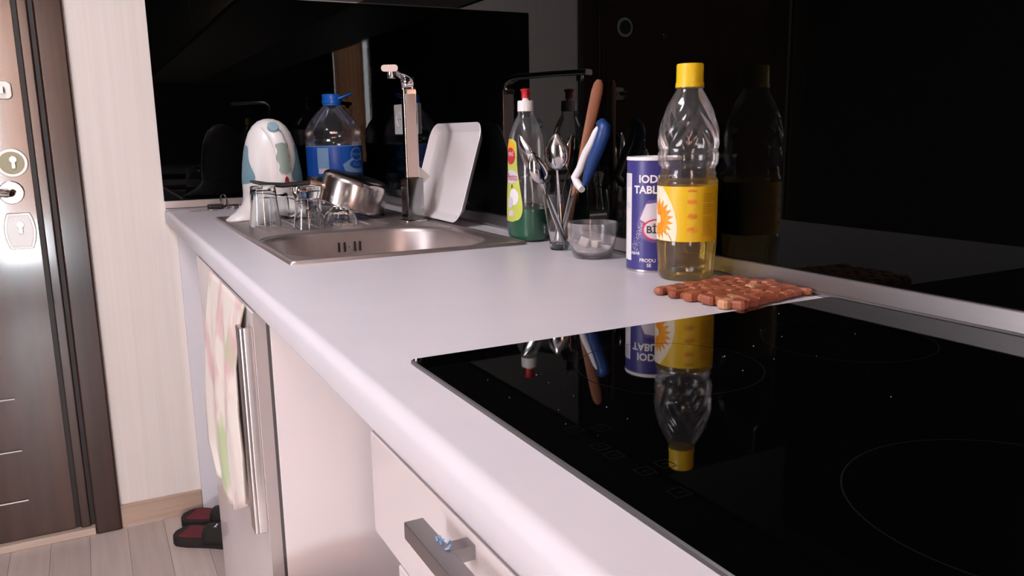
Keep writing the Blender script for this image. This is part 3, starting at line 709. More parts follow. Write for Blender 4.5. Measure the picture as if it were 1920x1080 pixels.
tumbler('tea_glass', 'small upturned tea glass between the tumbler and the saucepan', -0.338, -0.672,
        [(0, 0.040), (0.014, 0.040), (0.0165, 0.038), (0.019, 0.03), (0.0165, 0.018), (0.020, 0.0)],
        [(0.0184, 0.0), (0.0150, 0.018), (0.0172, 0.03), (0.012, 0.034), (0, 0.035)])

# ---------------------------------------------------------------- saucepan, upturned and tilted
tilt = math.radians(17.5); Rp = 0.0845
low = Vector((-0.153, -0.612, H + 0.0070)); rh = Vector((R_.x, R_.y, 0)).normalized()
upv = (Vector((0, 0, 1)) * math.cos(tilt) + rh * math.sin(tilt)).normalized()
xr = (rh * math.cos(tilt) - Vector((0, 0, 1)) * math.sin(tilt)).normalized(); yv = upv.cross(xr)
cen = low - xr * Rp
sp = thing('saucepan', 'upturned stainless steel saucepan tilted on the drainboard', 'saucepan', (0, 0, 0))
PM = Matrix(((xr.x, yv.x, upv.x, cen.x), (xr.y, yv.y, upv.y, cen.y), (xr.z, yv.z, upv.z, cen.z), (0, 0, 0, 1)))
sp.matrix_world = PM
MB().lathe([(Rp + 0.0005, 0.0), (Rp + 0.001, 0.0014), (Rp - 0.001, 0.003), (Rp - 0.004, 0.004), (Rp - 0.004, 0.058), (Rp - 0.006, 0.066), (Rp - 0.012, 0.071), (Rp - 0.02, 0.073), (0, 0.073), (0, 0.0718), (Rp - 0.02, 0.0718), (Rp - 0.0125, 0.070), (Rp - 0.0068, 0.0655), (Rp - 0.0052, 0.058), (Rp - 0.0052, 0.004), (Rp - 0.003, 0.0008)], 72).build('pan_body', 'pan_steel', sp, smooth=40)
# handle: bracket and black grip to the left
hdir = Vector((-0.93, -0.36, 0)).normalized()
b0 = hdir * (Rp - 0.004)
MB().tube([tuple(b0 + Vector((0, 0, 0.030))), tuple(b0 + hdir * 0.016 + Vector((0, 0, 0.031))), tuple(b0 + hdir * 0.026 + Vector((0, 0, 0.031)))], [(0.009, 0.008), (0.009, 0.008), (0.008, 0.007)], 14, (0, 0, 1)).build('handle_bracket', 'copper_stub', sp)
hz = [b0 + hdir * 0.0262 + Vector((0, 0, 0.031)), b0 + hdir * 0.05 + Vector((0, 0, 0.022)), b0 + hdir * 0.085 + Vector((0, 0, 0.010)), b0 + hdir * 0.12 + Vector((0, 0, 0.003)), b0 + hdir * 0.15 + Vector((0, 0, 0.0015)), b0 + hdir * 0.158 + Vector((0, 0, 0.001))]
MB().tube([tuple(p) for p in hz], [(0.0065, 0.008), (0.006, 0.0095), (0.006, 0.0105), (0.0055, 0.010), (0.004, 0.0085), (0.002, 0.004)], 16, (0, 0, 1)).build('handle_grip', 'black_plastic', sp)

# ---------------------------------------------------------------- keys
ke = thing('key_bunch', 'bunch of keys with a ring lying against the far rail', 'keys', (-0.450, -0.062, H)); ke.scale = (1.4, 1.4, 1.4)
b = MB(); b.tube([(0.003 + 0.013 * math.cos(t) * 0.55, 0.010 * math.cos(t), 0.0165 + 0.0135 * math.sin(t)) for t in [2 * PI * k / 24 for k in range(25)]], 0.0016, 8); b.build('key_ring', 'chrome', ke)
MB().prism(rrect(-0.030, 0.002, -0.012, 0.008, 0.006), 0.0005, 0.010).build('key_fob', 'black_plastic', ke, bevel=0.003)
def key(a, x, y, z, L_):
    b = MB(); b.prism(ell(0, 0, 0.011, 0.010, 18), 0, 0.0022); b.prism([(0.009, -0.0035), (0.009 + L_, -0.0035), (0.012 + L_, 0), (0.009 + L_, 0.0035), (0.02, 0.0035), (0.009, 0.004)], 0.0002, 0.002)
    b.build('key', 'satin', ke, bevel=0.0004, seg=1, xf=Matrix.Translation((x, y, z)) @ Matrix.Rotation(a, 4, 'Z'))
key(math.radians(185), -0.024, -0.024, 0.0006, 0.030); key(math.radians(-8), 0.020, -0.008, 0.003, 0.028); key(math.radians(-25), 0.016, -0.016, 0.0006, 0.028)
MB().prism(rrect(0.012, 0.034, 0.004, 0.018, 0.004), 0.0005, 0.007).build('key_tag', 'black_plastic', ke, bevel=0.002)

# ---------------------------------------------------------------- dish soap
sx, sy = -0.053, -1.160
sp2 = thing('dish_soap_bottle', 'clear dish soap bottle with green liquid and red and white cap', 'bottle', (sx, sy, H), -PI / 2)
# (z, half width, half depth)
sprof = [(0.0, 0.040, 0.026), (0.004, 0.0445, 0.029), (0.012, 0.047, 0.031), (0.05, 0.048, 0.0315), (0.085, 0.0475, 0.0305), (0.12, 0.045, 0.029), (0.15, 0.044, 0.0285), (0.175, 0.0425, 0.028), (0.195, 0.037, 0.0265), (0.212, 0.028, 0.023), (0.224, 0.020, 0.0185), (0.232, 0.0145, 0.0145), (0.236, 0.0138, 0.0138), (0.243, 0.0138, 0.0138)]
def oval(z, a, b, n=56, e=2.4):
    ring = []
    for j in range(n):
        t = 2 * PI * j / n; c, s = math.cos(t), math.sin(t)
        ring.append((a * math.copysign(abs(c) ** (2 / e), c), b * math.copysign(abs(s) ** (2 / e), s), z))
    return ring
def sab(z):
    for (z0, a0, b0_), (z1, a1, b1) in zip(sprof, sprof[1:]):
        if z0 <= z <= z1: t = (z - z0) / (z1 - z0); return a0 + (a1 - a0) * t, b0_ + (b1 - b0_) * t
    return sprof[-1][1], sprof[-1][2]
MB().loft([oval(z, a, b_) for z, a, b_ in sprof]).build('bottle_body', 'pet', sp2, smooth=50)
liq = [oval(z, a - 0.0016, b_ - 0.0016) for z, a, b_ in [(0.002, 0.039, 0.025)] + sprof[1:4] + [(0.061, *sab(0.061))]]
MB().loft(liq).build('soap_liquid', 'soap_green', sp2, smooth=50)
def sfn(eps):
    def f(u, v):
        a, b_ = sab(v); q = min(abs(u) / a, 0.999)
        y = b_ * (1 - q ** 2.4) ** (1 / 2.4); return Vector((u, -y - eps, v))
    return f
L = []
for k in range(29):
    t = k / 28; z = 0.036 + 0.153 * t
    L.append(((0.030 - 0.016 * t + 0.004 * math.sin(t * PI * 2 + 0.4)) * math.sqrt(max(0.0, 1 - (2 * t - 1) ** 8)) + 0.001, z))
decal('label', [L + [(-0.034, z) for u, z in reversed(L)]], 'soap_label', sp2, sfn(0.0005), 0.004)
decal('label_print', [ell(-0.010, 0.166, 0.020, 0.021)], 'label_orange', sp2, sfn(0.0008), 0.004)
decal('label_print', [ell(-0.008, 0.158, 0.018, 0.0155)], 'ink_red', sp2, sfn(0.0011), 0.004)
decal('label_print', [ell(-0.006, 0.120, 0.026, 0.012)], 'can_pale', sp2, sfn(0.0008), 0.004)
text('label_text', 'YENİ', 0.0105, 'ink_white', sp2, sfn(0.0015), -0.007, 0.158, maxlen=0.004)
text('label_text', 'Pesto', 0.0185, 'ink_red', sp2, sfn(0.0014), -0.004, 0.1135, shear=0.15, maxlen=0.004)
decal('label_print', [ell(0.006, 0.083, 0.016, 0.0155)], 'ink_white', sp2, sfn(0.0009), 0.004)
decal('label_print', [ell(-0.006, 0.072, 0.011, 0.0105)], 'can_pale', sp2, sfn(0.0011), 0.004)
decal('label_print', [ell(-0.001, 0.102, 0.002, 0.004)], 'ink_black', sp2, sfn(0.0011), 0.004)
decal('label_print', [rect(-0.012, 0.006, 0.047, 0.057)], 'can_pale', sp2, sfn(0.0009), 0.004)
MB().lathe([(0.0148, 0.2385), (0.0153, 0.239), (0.0150, 0.256), (0.0140, 0.258), (0, 0.258)], 32).build('cap_collar', 'white_plastic', sp2)
cp = MB().lathe([(0.0062, 0.258), (0.0060, 0.2625), (0, 0.2625)], 24).build('cap_neck', 'white_plastic', sp2)
MB().lathe([(0.0074, 0.2625), (0.0072, 0.272), (0.0085, 0.2755), (0.0095, 0.277), (0.0095, 0.2785), (0.004, 0.2800), (0, 0.2802)], 28).build('cap_nozzle', 'red_plastic', sp2)

# ---------------------------------------------------------------- cutlery tumbler and contents
gx, gy = -0.069, -1.310
tumbler('tumbler', 'upright clear tumbler holding cutlery beside the dish soap', gx, gy,
        [(0, 0.0004), (0.0165, 0.0004), (0.0180, 0.0015), (0.0190, 0.012), (0.0255, 0.06), (0.0312, 0.0976)],
        [(0.0298, 0.0976), (0.0240, 0.06), (0.0178, 0.014), (0.0165, 0.0115), (0, 0.0110)], z=H)
VR = Vector((R_.x, R_.y, 0)).normalized(); VF = Vector((-VR.y, VR.x, 0))      # view right, view away
def gpt(r, f, z): return Vector((gx, gy, H)) + VR * r + VF * f + Vector((0, 0, z))
def spoon(label, foot, top, face, bw=0.020, bl=0.062, deep=0.007, group='spoons standing in the tumbler', fork=False):
    """foot, top: world ends; face: direction the bowl opens to"""
    ax = (top - foot).normalized(); L_ = (top - foot).length
    nf = (face - ax * face.dot(ax)).normalized(); sdv = ax.cross(nf)
    t = thing('fork' if fork else 'spoon', label, 'fork' if fork else 'spoon', tuple(foot), 0, group)
    hl = L_ - bl
    b = MB(); pts = []; rad = []
    for k in range(9):
        s = k / 8; pts.append(tuple(ax * (hl * s + 0.002 * s) + nf * (0.006 * math.sin(PI * s) - 0.004 * s)))
        rad.append((0.0012, 0.0048 - 0.0028 * s))
    b.tube(pts, rad, 10, tuple(nf)); b.build('handle', 'cutlery', t)
    nu, nv = 14, 10; rings = []
    for i in range(nu + 1):
        u = i / nu; wdt = bw * math.sin(PI * min(1, max(0.0, u)) ** 0.8) ** 0.75 if 0 < u < 1 else 0.0012
        ring = []
        for j in range(nv + 1):
            v = -1 + 2 * j / nv; d = deep * math.sin(PI * u) ** 0.6 * (1 - v * v) if 0 < u < 1 else 0
            ring.append(tuple(ax * (hl + bl * u) + sdv * (wdt * v) - nf * (d + 0.004)))
        rings.append(ring)
    b = MB(); b.loft(rings, False, False, False)
    o = b.build('spoon_bowl', 'cutlery', t, smooth=80); m_ = o.modifiers.new('thick', 'SOLIDIFY'); m_.thickness = 0.0012; m_.offset = 0
    return t
toC = -VF
spoon('spoon leaning left in the cutlery tumbler, bowl seen edge on', gpt(0.008, -0.004, 0.013), gpt(-0.066, -0.004, 0.199), (VR * 0.9 - toC * 0.55), 0.019, 0.070)
spoon('spoon leaning left in the cutlery tumbler with a bright curved bowl', gpt(0.007, -0.011, 0.013), gpt(-0.050, -0.021, 0.168), (-toC + VR * -0.5), 0.018, 0.056)
spoon('spoon with its round shiny back turned to the room', gpt(-0.002, 0.004, 0.013), gpt(-0.004, 0.008, 0.200), (-toC + VR * 0.35), 0.0215, 0.064, 0.009)
spoon('spoon seen edge on behind the round shiny spoon', gpt(-0.010, 0.008, 0.013), gpt(0.003, 0.024, 0.210), (VR * 1.0 + toC * 0.35), 0.020, 0.066)
spoon('spoon leaning right next to the knife handle', gpt(-0.002, 0.013, 0.013), gpt(0.020, 0.018, 0.198), (-VR * 0.8 + toC * -0.5), 0.020, 0.064)
# knife with white and blue handle
kn = thing('kitchen_knife', 'knife with curved blue and white handle standing in the tumbler', 'knife', (gx, gy, H))
def rel(r, f, z): return VR * r + VF * f + Vector((0, 0, z))
def loc3(p): return Vector((p[0] - gx, p[1] - gy, p[2]))
INLAY = [(-0.052, -1.353, 0.105), (-0.05, -1.337, 0.113), (-0.049, -1.326, 0.124), (-0.047, -1.339, 0.139), (-0.046, -1.355, 0.165), (-0.044, -1.372, 0.184), (-0.043, -1.383, 0.2), (-0.041, -1.387, 0.207)]
BACK = [(-0.049, -1.355, 0.113), (-0.047, -1.365, 0.131), (-0.046, -1.379, 0.155), (-0.044, -1.394, 0.179), (-0.043, -1.404, 0.197), (-0.041, -1.403, 0.207), (-0.04, -1.393, 0.214), (-0.038, -1.381, 0.213)]
BLADE = [(-0.075, -1.311, 0.0125), (-0.069, -1.318, 0.0125), (-0.045, -1.323, 0.104), (-0.046, -1.311, 0.115)]
b = MB(); bl0 = [loc3(p) for p in BLADE]
bn_ = (bl0[1] - bl0[0]).cross(bl0[3] - bl0[0]).normalized() * 0.0005
b.add([tuple(p - bn_) for p in bl0] + [tuple(p + bn_) for p in bl0], [(0, 1, 2, 3), (7, 6, 5, 4), (0, 4, 5, 1), (1, 5, 6, 2), (2, 6, 7, 3), (3, 7, 4, 0)])
b.build('blade', 'cutlery', kn, smooth=0)
MB().tube([tuple(loc3(p)) for p in INLAY], [(0.006, 0.0055), (0.0075, 0.0072), (0.0070, 0.0075), (0.0065, 0.0072), (0.006, 0.0072), (0.006, 0.007), (0.006, 0.006), (0.004, 0.0045)], 14, tuple(VF)).build('handle_inlay', 'white_plastic', kn)
MB().tube([tuple(loc3(p)) for p in BACK], [(0.005, 0.004), (0.0075, 0.0085), (0.008, 0.010), (0.008, 0.0105), (0.008, 0.0105), (0.0075, 0.0105), (0.007, 0.008), (0.004, 0.0045)], 14, tuple(VF)).build('handle_back', 'blue_handle', kn)
# wooden spoon handle
ws = thing('wooden_spoon', 'reddish wooden spoon handle rising behind the blue knife handle', 'wooden spoon', (gx, gy, H))
w0, w1 = loc3((-0.055, -1.303, 0.014)), loc3((-0.019, -1.355, 0.284))
MB().tube([tuple(w0.lerp(w1, t)) for t in (0, 0.2, 0.4, 0.6, 0.8, 0.93, 0.975, 1.0)], [(0.003, 0.005), (0.004, 0.006), (0.004, 0.0065), (0.004, 0.008), (0.0042, 0.0092), (0.0042, 0.0095), (0.004, 0.008), (0.002, 0.004)], 16, tuple(VF)).build('spoon_handle', 'wood_spoon', ws)

# ---------------------------------------------------------------- glass bowl with salt and sugar lumps
bx_, by_ = -0.071, -1.414
tumbler('glass_bowl', 'clear glass bowl with white sugar beside the blue salt canister', bx_, by_,
        [(0, 0.0004), (0.024, 0.0004), (0.0295, 0.002), (0.0335, 0.010), (0.0385, 0.028), (0.0402, 0.045), (0.0405, 0.0575)],
        [(0.0390, 0.0575), (0.0387, 0.045), (0.0370, 0.028), (0.0318, 0.012), (0.027, 0.0075), (0, 0.007)], 'bowl', z=H, m='glass_cloudy')
sg = thing('sugar', 'white sugar heap inside the clear glass bowl', 'sugar', (bx_, by_, H))
MB().lathe([(0, 0.0080), (0.026, 0.0084), (0.0305, 0.0125), (0.0310, 0.0150), (0.022, 0.0165), (0.010, 0.0175), (0, 0.0180)], 32, fn=lambda r, a, z: r * (1 + 0.03 * math.sin(3 * a))).build('sugar_heap', 'salt', sg)
for (r, f, z, s, a) in ((-0.012, -0.010, 0.0245, 0.0095, 0.5), (0.005, -0.012, 0.0225, 0.0078, 0.1)):
    b = MB().box(-s, s, -s * 0.8, s * 0.8, -s * 0.75, s * 0.75)
    lump = b.build('sugar_lump', 'sugar', None, bevel=0.001, xf=Matrix.Translation(rel(r, f, z)) @ Matrix.Rotation(a, 4, 'Y') @ Matrix.Rotation(0.6, 4, 'Z'))
    lump.location = (bx_, by_, H)
    tag(lump, 'larger tilted sugar lump in the glass bowl' if r < 0 else 'smaller flat sugar lump in the glass bowl', 'sugar lump')

# ---------------------------------------------------------------- salt canister
cx_, cy_ = -0.057, -1.556; cr = 0.0385
cn = thing('salt_canister', 'blue salt canister with white lettering behind the oil bottle', 'canister', (cx_, cy_, H))
MB().lathe([(cr - 0.001, 0.003), (cr, 0.0035), (cr, 0.1585), (cr - 0.001, 0.159)], 64).build('can_body', 'can_blue', cn, smooth=50)
MB().lathe([(0.036, 0.0), (cr + 0.0004, 0.0002), (cr + 0.0007, 0.0016), (cr + 0.0004, 0.0034), (0.036, 0.0035)], 64).build('bottom_rim', 'satin', cn, smooth=50)
MB().lathe([(cr - 0.002, 0.159), (cr + 0.0008, 0.1592), (cr + 0.0009, 0.1625), (cr, 0.164), (cr - 0.003, 0.164), (cr - 0.004, 0.162), (0, 0.162)], 64).build('lid', 'can_white', cn, smooth=50)
ca_ = facing(cx_, cy_); cf_ = cyl(cr, ca_, 0.0003); cf2 = cyl(cr, ca_, 0.0006); cf3 = cyl(cr, ca_, 0.0009); cf4 = cyl(cr, ca_, 0.0012)
decal('label_strip', [rect(-0.058, -0.0352, 0.016, 0.141)], 'can_white', cn, cf_)
for k in range(26):
    pass
decal('barcode', [rect(-0.056, -0.0385, 0.128 - 0.0012 * q, 0.1286 - 0.0012 * q) for q in range(-8, 6)], 'can_pale', cn, cf2)
decal('barcode', [rect(-0.054, -0.0385, 0.092 + 0.003 * q, 0.0935 + 0.003 * q) for q in range(3)], 'can_pale', cn, cf2)
text('label_text', 'IODIZED', 0.0150, 'ink_white', cn, cf2, 0.008, 0.1285, bold=0.00045)
text('label_text', 'TABLE SALT', 0.0150, 'ink_white', cn, cf2, 0.0105, 0.1135, bold=0.00045)
decal('label_glow', [[(-0.019, 0.050), (-0.0245, 0.068), (-0.019, 0.086), (-0.008, 0.1035), (0.012, 0.106), (0.03, 0.09), (0.03, 0.050), (0.0, 0.043)]], 'can_glow', cn, cf_)
decal('label_print', [[(-0.0195, 0.0765), (-0.010, 0.0985), (0.004, 0.1005), (0.010, 0.086), (0.002, 0.0705), (-0.008, 0.0705)]], 'can_pale', cn, cf2)
for q in range(3):
    decal('label_line', [[(-0.0185 + 0.004 * q, 0.0748 - 0.0017 * q), (-0.008 + 0.004 * q, 0.0702 - 0.0016 * q), (-0.0078 + 0.004 * q, 0.0708 - 0.0016 * q), (-0.0183 + 0.004 * q, 0.0755 - 0.0017 * q)]], 'ink_red', cn, cf3)
decal('logo_ground', [ell(0.004, 0.062, 0.0195, 0.0155)], 'ink_red', cn, cf3)
decal('logo_ground', [ell(0.005, 0.062, 0.0178, 0.0135)], 'can_pale', cn, cf4)
text('logo_text', 'Bİ', 0.0145, 'ink_black', cn, cyl(cr, ca_, 0.0015), -0.0095, 0.0575, 'LEFT', bold=0.0003)
rr = random.Random(5); dots = []
for _ in range(150):
    t = rr.random(); u = -0.0165 - 0.013 * t + rr.uniform(-0.004, 0.004) * (0.6 + t); v = 0.073 - 0.042 * t + rr.uniform(-0.003, 0.003)
    if u < -0.0345: continue
    dots.append(rect(u, u + 0.0006, v, v + 0.0006))
o = decal('printed_grains', dots, 'ink_white', cn, cf2)
text('label_text', 'ABAB', 0.0062, 'ink_white', cn, cf2, -0.0345, 0.0255, 'LEFT', bold=0.0001)
text('label_text', 'PRODU', 0.0070, 'ink_white', cn, cf2, -0.0195, 0.0155, 'LEFT', bold=0.0001)
text('label_text', 'SE', 0.0070, 'ink_white', cn, cf2, -0.0085, 0.0085, 'LEFT', bold=0.0001)

# ---------------------------------------------------------------- oil bottle
ox_, oy_ = -0.064, -1.640
ob = thing('oil_bottle', 'clear cooking oil bottle with yellow cap and sunflower label', 'bottle', (ox_, oy_, H))
oprof = [(0, 0.004), (0.022, 0.0025), (0.031, 0.0), (0.0365, 0.004), (0.0388, 0.012), (0.0382, 0.022), (0.0392, 0.032), (0.0402, 0.044), (0.0408, 0.052), (0.0398, 0.054), (0.0398, 0.128), (0.0406, 0.130), (0.0402, 0.1345), (0.0372, 0.139), (0.0382, 0.1425), (0.0362, 0.147), (0.0365, 0.151), (0.0395, 0.156), (0.0405, 0.162), (0.0405, 0.170), (0.0388, 0.1735), (0.0398, 0.178), (0.0402, 0.188), (0.0390, 0.200), (0.0360, 0.212), (0.0320, 0.224), (0.0270, 0.236), (0.0215, 0.246), (0.0182, 0.2515), (0.0168, 0.255), (0.0165, 0.262)]
def ofn(r, a, z):
    if 0.174 < z < 0.247:
        k = min(1, (z - 0.174) / 0.01) * min(1, (0.247 - z) / 0.02)
        return r * (1 + 0.045 * k * (abs(math.sin(7 * (a - 17 * (z - 0.18)))) - 0.6))
    if 0.006 < z < 0.052: return r * (1 - 0.03 * math.sin(PI * (z - 0.006) / 0.046) * max(0, math.cos(6 * a)) ** 2)
    return r
def refine(prof, step=0.003):
    out = [prof[0]]
    for (r0, z0), (r1, z1) in zip(prof, prof[1:]):
        n = max(1, int(abs(z1 - z0) / step))
        for k in range(1, n + 1): out.append((r0 + (r1 - r0) * k / n, z0 + (z1 - z0) * k / n))
    return out
MB().lathe(refine(oprof), 96, fn=ofn).build('bottle_body', 'pet', ob, smooth=60)
lp = [(r - 0.0012 if r > 0.01 else r, z + 0.0012 if z < 0.01 else z) for r, z in oprof if z < 0.133]
lp = lp + [(0.0388, 0.1352), (0, 0.1352)]
MB().lathe(refine(lp), 96, fn=ofn).build('cooking_oil', 'oil', ob, smooth=60)
oa = facing(ox_, oy_); orr = 0.0402
def band(name, r, z0, z1, m, p):
    b = MB(); n = 72; b.loft([[(r * math.cos(2 * PI * j / n), r * math.sin(2 * PI * j / n), z) for j in range(n)] for z in (z0, z1)], False, False); return b.build(name, m, p, smooth=60)
band('label_band', orr, 0.0545, 0.1275, 'label_yellow', ob)
of1 = cyl(orr, oa, 0.0003); of2 = cyl(orr, oa, 0.0006); of3 = cyl(orr, oa, 0.0009)
wv = [(-0.062, 0.0548)] + [(-0.0165 + 0.0005 * math.sin(t), 0.0548) for t in (0,)]
curve = [(-0.0145, 0.055), (-0.0130, 0.062), (-0.0125, 0.072), (-0.0135, 0.082), (-0.0165, 0.094), (-0.0215, 0.106), (-0.029, 0.118), (-0.037, 0.127)]
decal('label_print', [curve + [(-0.062, 0.127), (-0.062, 0.055)]], 'label_white', ob, of1)
cxs, czs = -0.046, 0.083
pet = []
for k in range(22):
    a = math.radians(-100 + 200 * k / 21 + (5 if k % 2 else -4)); r0, r1 = 0.006, 0.0285 if k % 2 else 0.024
    ca2, sa2 = math.cos(a), math.sin(a); wd = 0.0036
    pet.append([(cxs + r0 * ca2 - wd * 0.4 * sa2, czs + r0 * sa2 + wd * 0.4 * ca2), (cxs + r0 * ca2 + wd * 0.4 * sa2, czs + r0 * sa2 - wd * 0.4 * ca2),
                (cxs + 0.6 * r1 * ca2 + wd * sa2, czs + 0.6 * r1 * sa2 - wd * ca2), (cxs + r1 * ca2, czs + r1 * sa2), (cxs + 0.6 * r1 * ca2 - wd * sa2, czs + 0.6 * r1 * sa2 + wd * ca2)])
for k, q in enumerate(pet):
    q = [(u, min(max(v, 0.0552), 0.127)) for u, v in q]
    decal('sunflower_petal', [q], 'petal', ob, cyl(orr, oa, 0.0006 + 0.00012 * (k % 3)))
decal('sunflower_stem', [[(-0.027, 0.066), (-0.026, 0.0662), (-0.0195, 0.056), (-0.0205, 0.0555)]], 'ink_brown', ob, of3)
for z in (0.122, 0.108, 0.089, 0.071):
    decal('label_print', [ell(0.0065, z, 0.0065, 0.0035 if z < 0.12 else 0.0012)], 'petal', ob, of2)
    decal('label_line', [rect(0.0005 + 0.001 * q, 0.012 - 0.0015 * q, z - 0.0012 + 0.0014 * q, z - 0.0007 + 0.0014 * q) for q in range(3)], 'ink_brown', ob, of3)
rr = random.Random(9)
for q in range(24):
    z = 0.1175 - 0.0024 * q
    if q in (5, 12): continue
    decal('label_line', [rect(0.0215, 0.0215 + rr.uniform(0.012, 0.021), z, z + 0.0008)], 'ink_brown', ob, of2)
MB().lathe([(0.0180, 0.2555), (0.0187, 0.256), (0.0185, 0.262), (0.0178, 0.2625), (0.0176, 0.2845), (0.0165, 0.2862), (0, 0.2866)], 60, fn=lambda r, a, z: r * (1 + (0.008 * math.cos(40 * a) if 0.2626 < z < 0.2846 else 0))).build('cap', 'yellow_cap', ob, smooth=50)
MB().lathe([(0.0170, 0.2545), (0.0195, 0.2548), (0.0195, 0.2556), (0.0170, 0.2558)], 40).build('neck_ring', 'pet', ob)

# ---------------------------------------------------------------- wooden trivet
tA, tB, tC, tD = Vector((-0.170, -1.712)), Vector((-0.156, -1.842)), Vector((-0.019, -1.818)), Vector((-0.036, -1.694))
tc_ = (tA + tB + tC + tD) / 4
tv = thing('trivet', 'reddish wooden trivet made of small linked blocks beside the hob', 'trivet', (tc_.x, tc_.y, H))
def block(L_, W_, Hh, ch):
    o = [(-L_ / 2 + ch, -W_ / 2), (L_ / 2 - ch, -W_ / 2), (L_ / 2, -W_ / 2 + ch), (L_ / 2, W_ / 2 - ch), (L_ / 2 - ch, W_ / 2), (-L_ / 2 + ch, W_ / 2), (-L_ / 2, W_ / 2 - ch), (-L_ / 2, -W_ / 2 + ch)]
    i = [(x * 0.80, y * 0.72) for x, y in o]
    return MB().loft([[(x * 0.93, y * 0.9, 0.0008) for x, y in o], [(x, y, 0.003) for x, y in o], [(x, y, Hh - 0.0025) for x, y in o], [(x, y, Hh) for x, y in i]]).me('wood_block')
protos = []
for L_, W_, Hh in ((0.0205, 0.0140, 0.0090), (0.0190, 0.0146, 0.0105), (0.0215, 0.0128, 0.0082)):
    for mi in range(3):
        me = block(L_, W_, Hh, 0.0028); me.materials.append(M['trivet_wood%d' % mi]); protos.append((mi, me))
rr = random.Random(11)
NU, NV = 8, 10
for i in range(NU):
    for j in range(NV):
        u = (i + 0.5 + (0.25 if j % 2 else -0.25)) / NU; v = (j + 0.5) / NV
        if not 0.02 < u < 0.98: continue
        P = tA.lerp(tB, v).lerp(tD.lerp(tC, v), u) - tc_
        mi = rr.choices((0, 1, 2), (6, 4, 1))[0]
        me = rr.choice([m_ for k_, m_ in protos if k_ == mi])
        o = bpy.data.objects.new('wood_block', me); col.objects.link(o); o.parent = tv
        e = (tD - tA); o.location = (P.x, P.y, rr.uniform(0, 0.0012)); o.rotation_euler = (rr.uniform(-0.08, 0.08), rr.uniform(-0.08, 0.08), math.atan2(e.y, e.x) + rr.uniform(-0.30, 0.30) + (PI / 2 if rr.random() < 0.15 else 0))

# ---------------------------------------------------------------- hob
hb0x, hb1x, hy1, hy0 = -0.546, -0.018, -1.849, -2.44
hob = thing('ceramic_hob', 'black glass ceramic hob set into the white worktop', 'hob', ((hb0x + hb1x) / 2, (hy0 + hy1) / 2, H))
hx, hy = (hb1x - hb0x) / 2, (hy1 - hy0) / 2
def hr(i, z, r=0.004): return [(x, y, z) for x, y in rrect(-hx + i, hx - i, -hy + i, hy - i, r, 3)]
MB().loft([hr(0.0, 0.0006), hr(0.0, 0.0030), hr(0.0012, 0.0040)], True, False).build('bevelled_edge', 'hob_edge', hob, smooth=30)
MB().loft([hr(0.0012, 0.0020), hr(0.0012, 0.0040)], True, True).build('glass_plate', 'hob_glass', hob, smooth=30)
hcx, hcy = (hb0x + hb1x) / 2, (hy0 + hy1) / 2
flat = lambda u, v: Vector((u - hcx, v - hcy, 0.00425))
for (cx2, cy2, r2_) in ((-0.363, -1.985, 0.079), (-0.361, -2.290, 0.0955), (-0.165, -2.000, 0.078), (-0.165, -2.285, 0.070)):
    decal('cooking_zone_ring', ringpolys(ell(cx2, cy2, r2_, r2_, 72), ell(cx2, cy2, r2_ - 0.0011, r2_ - 0.0011, 72)), 'hob_print', hob, flat, 0.05)
for (u, v) in ((-0.511, -2.073), (-0.494, -2.080), (-0.513, -2.107), (-0.513, -2.123), (-0.511, -2.152), (-0.494, -2.149), (-0.512, -2.185)):
    s = 0.0055
    decal('touch_key', ringpolys(rrect(u - s, u + s, v - s, v + s, 0.001, 2), rrect(u - s + 0.0007, u + s - 0.0007, v - s + 0.0007, v + s - 0.0007, 0.0006, 2)) + [rect(u - 0.0022, u + 0.0022, v - 0.0004, v + 0.0004)], 'hob_print', hob, flat, 0.02)
# crumbs on hob and worktop
rr = random.Random(21); b = MB()
def crumb(x, y, z, s):
    b.add([(x + s * rr.uniform(-1, 1), y + s * rr.uniform(-1, 1), z + (0 if k < 3 else s * 0.7)) for k in range(3)] + [(x, y, z + s * 0.6)], [(0, 1, 3), (1, 2, 3), (2, 0, 3), (0, 2, 1)])
for _ in range(14): crumb(rr.uniform(-0.535, -0.40), rr.uniform(-2.1, -1.87), H + 0.0042, 0.0006)
for _ in range(9): crumb(rr.gauss(-0.27, 0.04), rr.gauss(-1.98, 0.03), H + 0.0042, 0.0007)
for _ in range(8): crumb(rr.uniform(-0.5, -0.06), rr.uniform(-2.3, -1.87), H + 0.0042, 0.0007)
o = b.build('crumbs', 'can_white', smooth=0); tag(o, 'tiny pale crumbs scattered over the black hob', 'crumbs', kind='stuff')

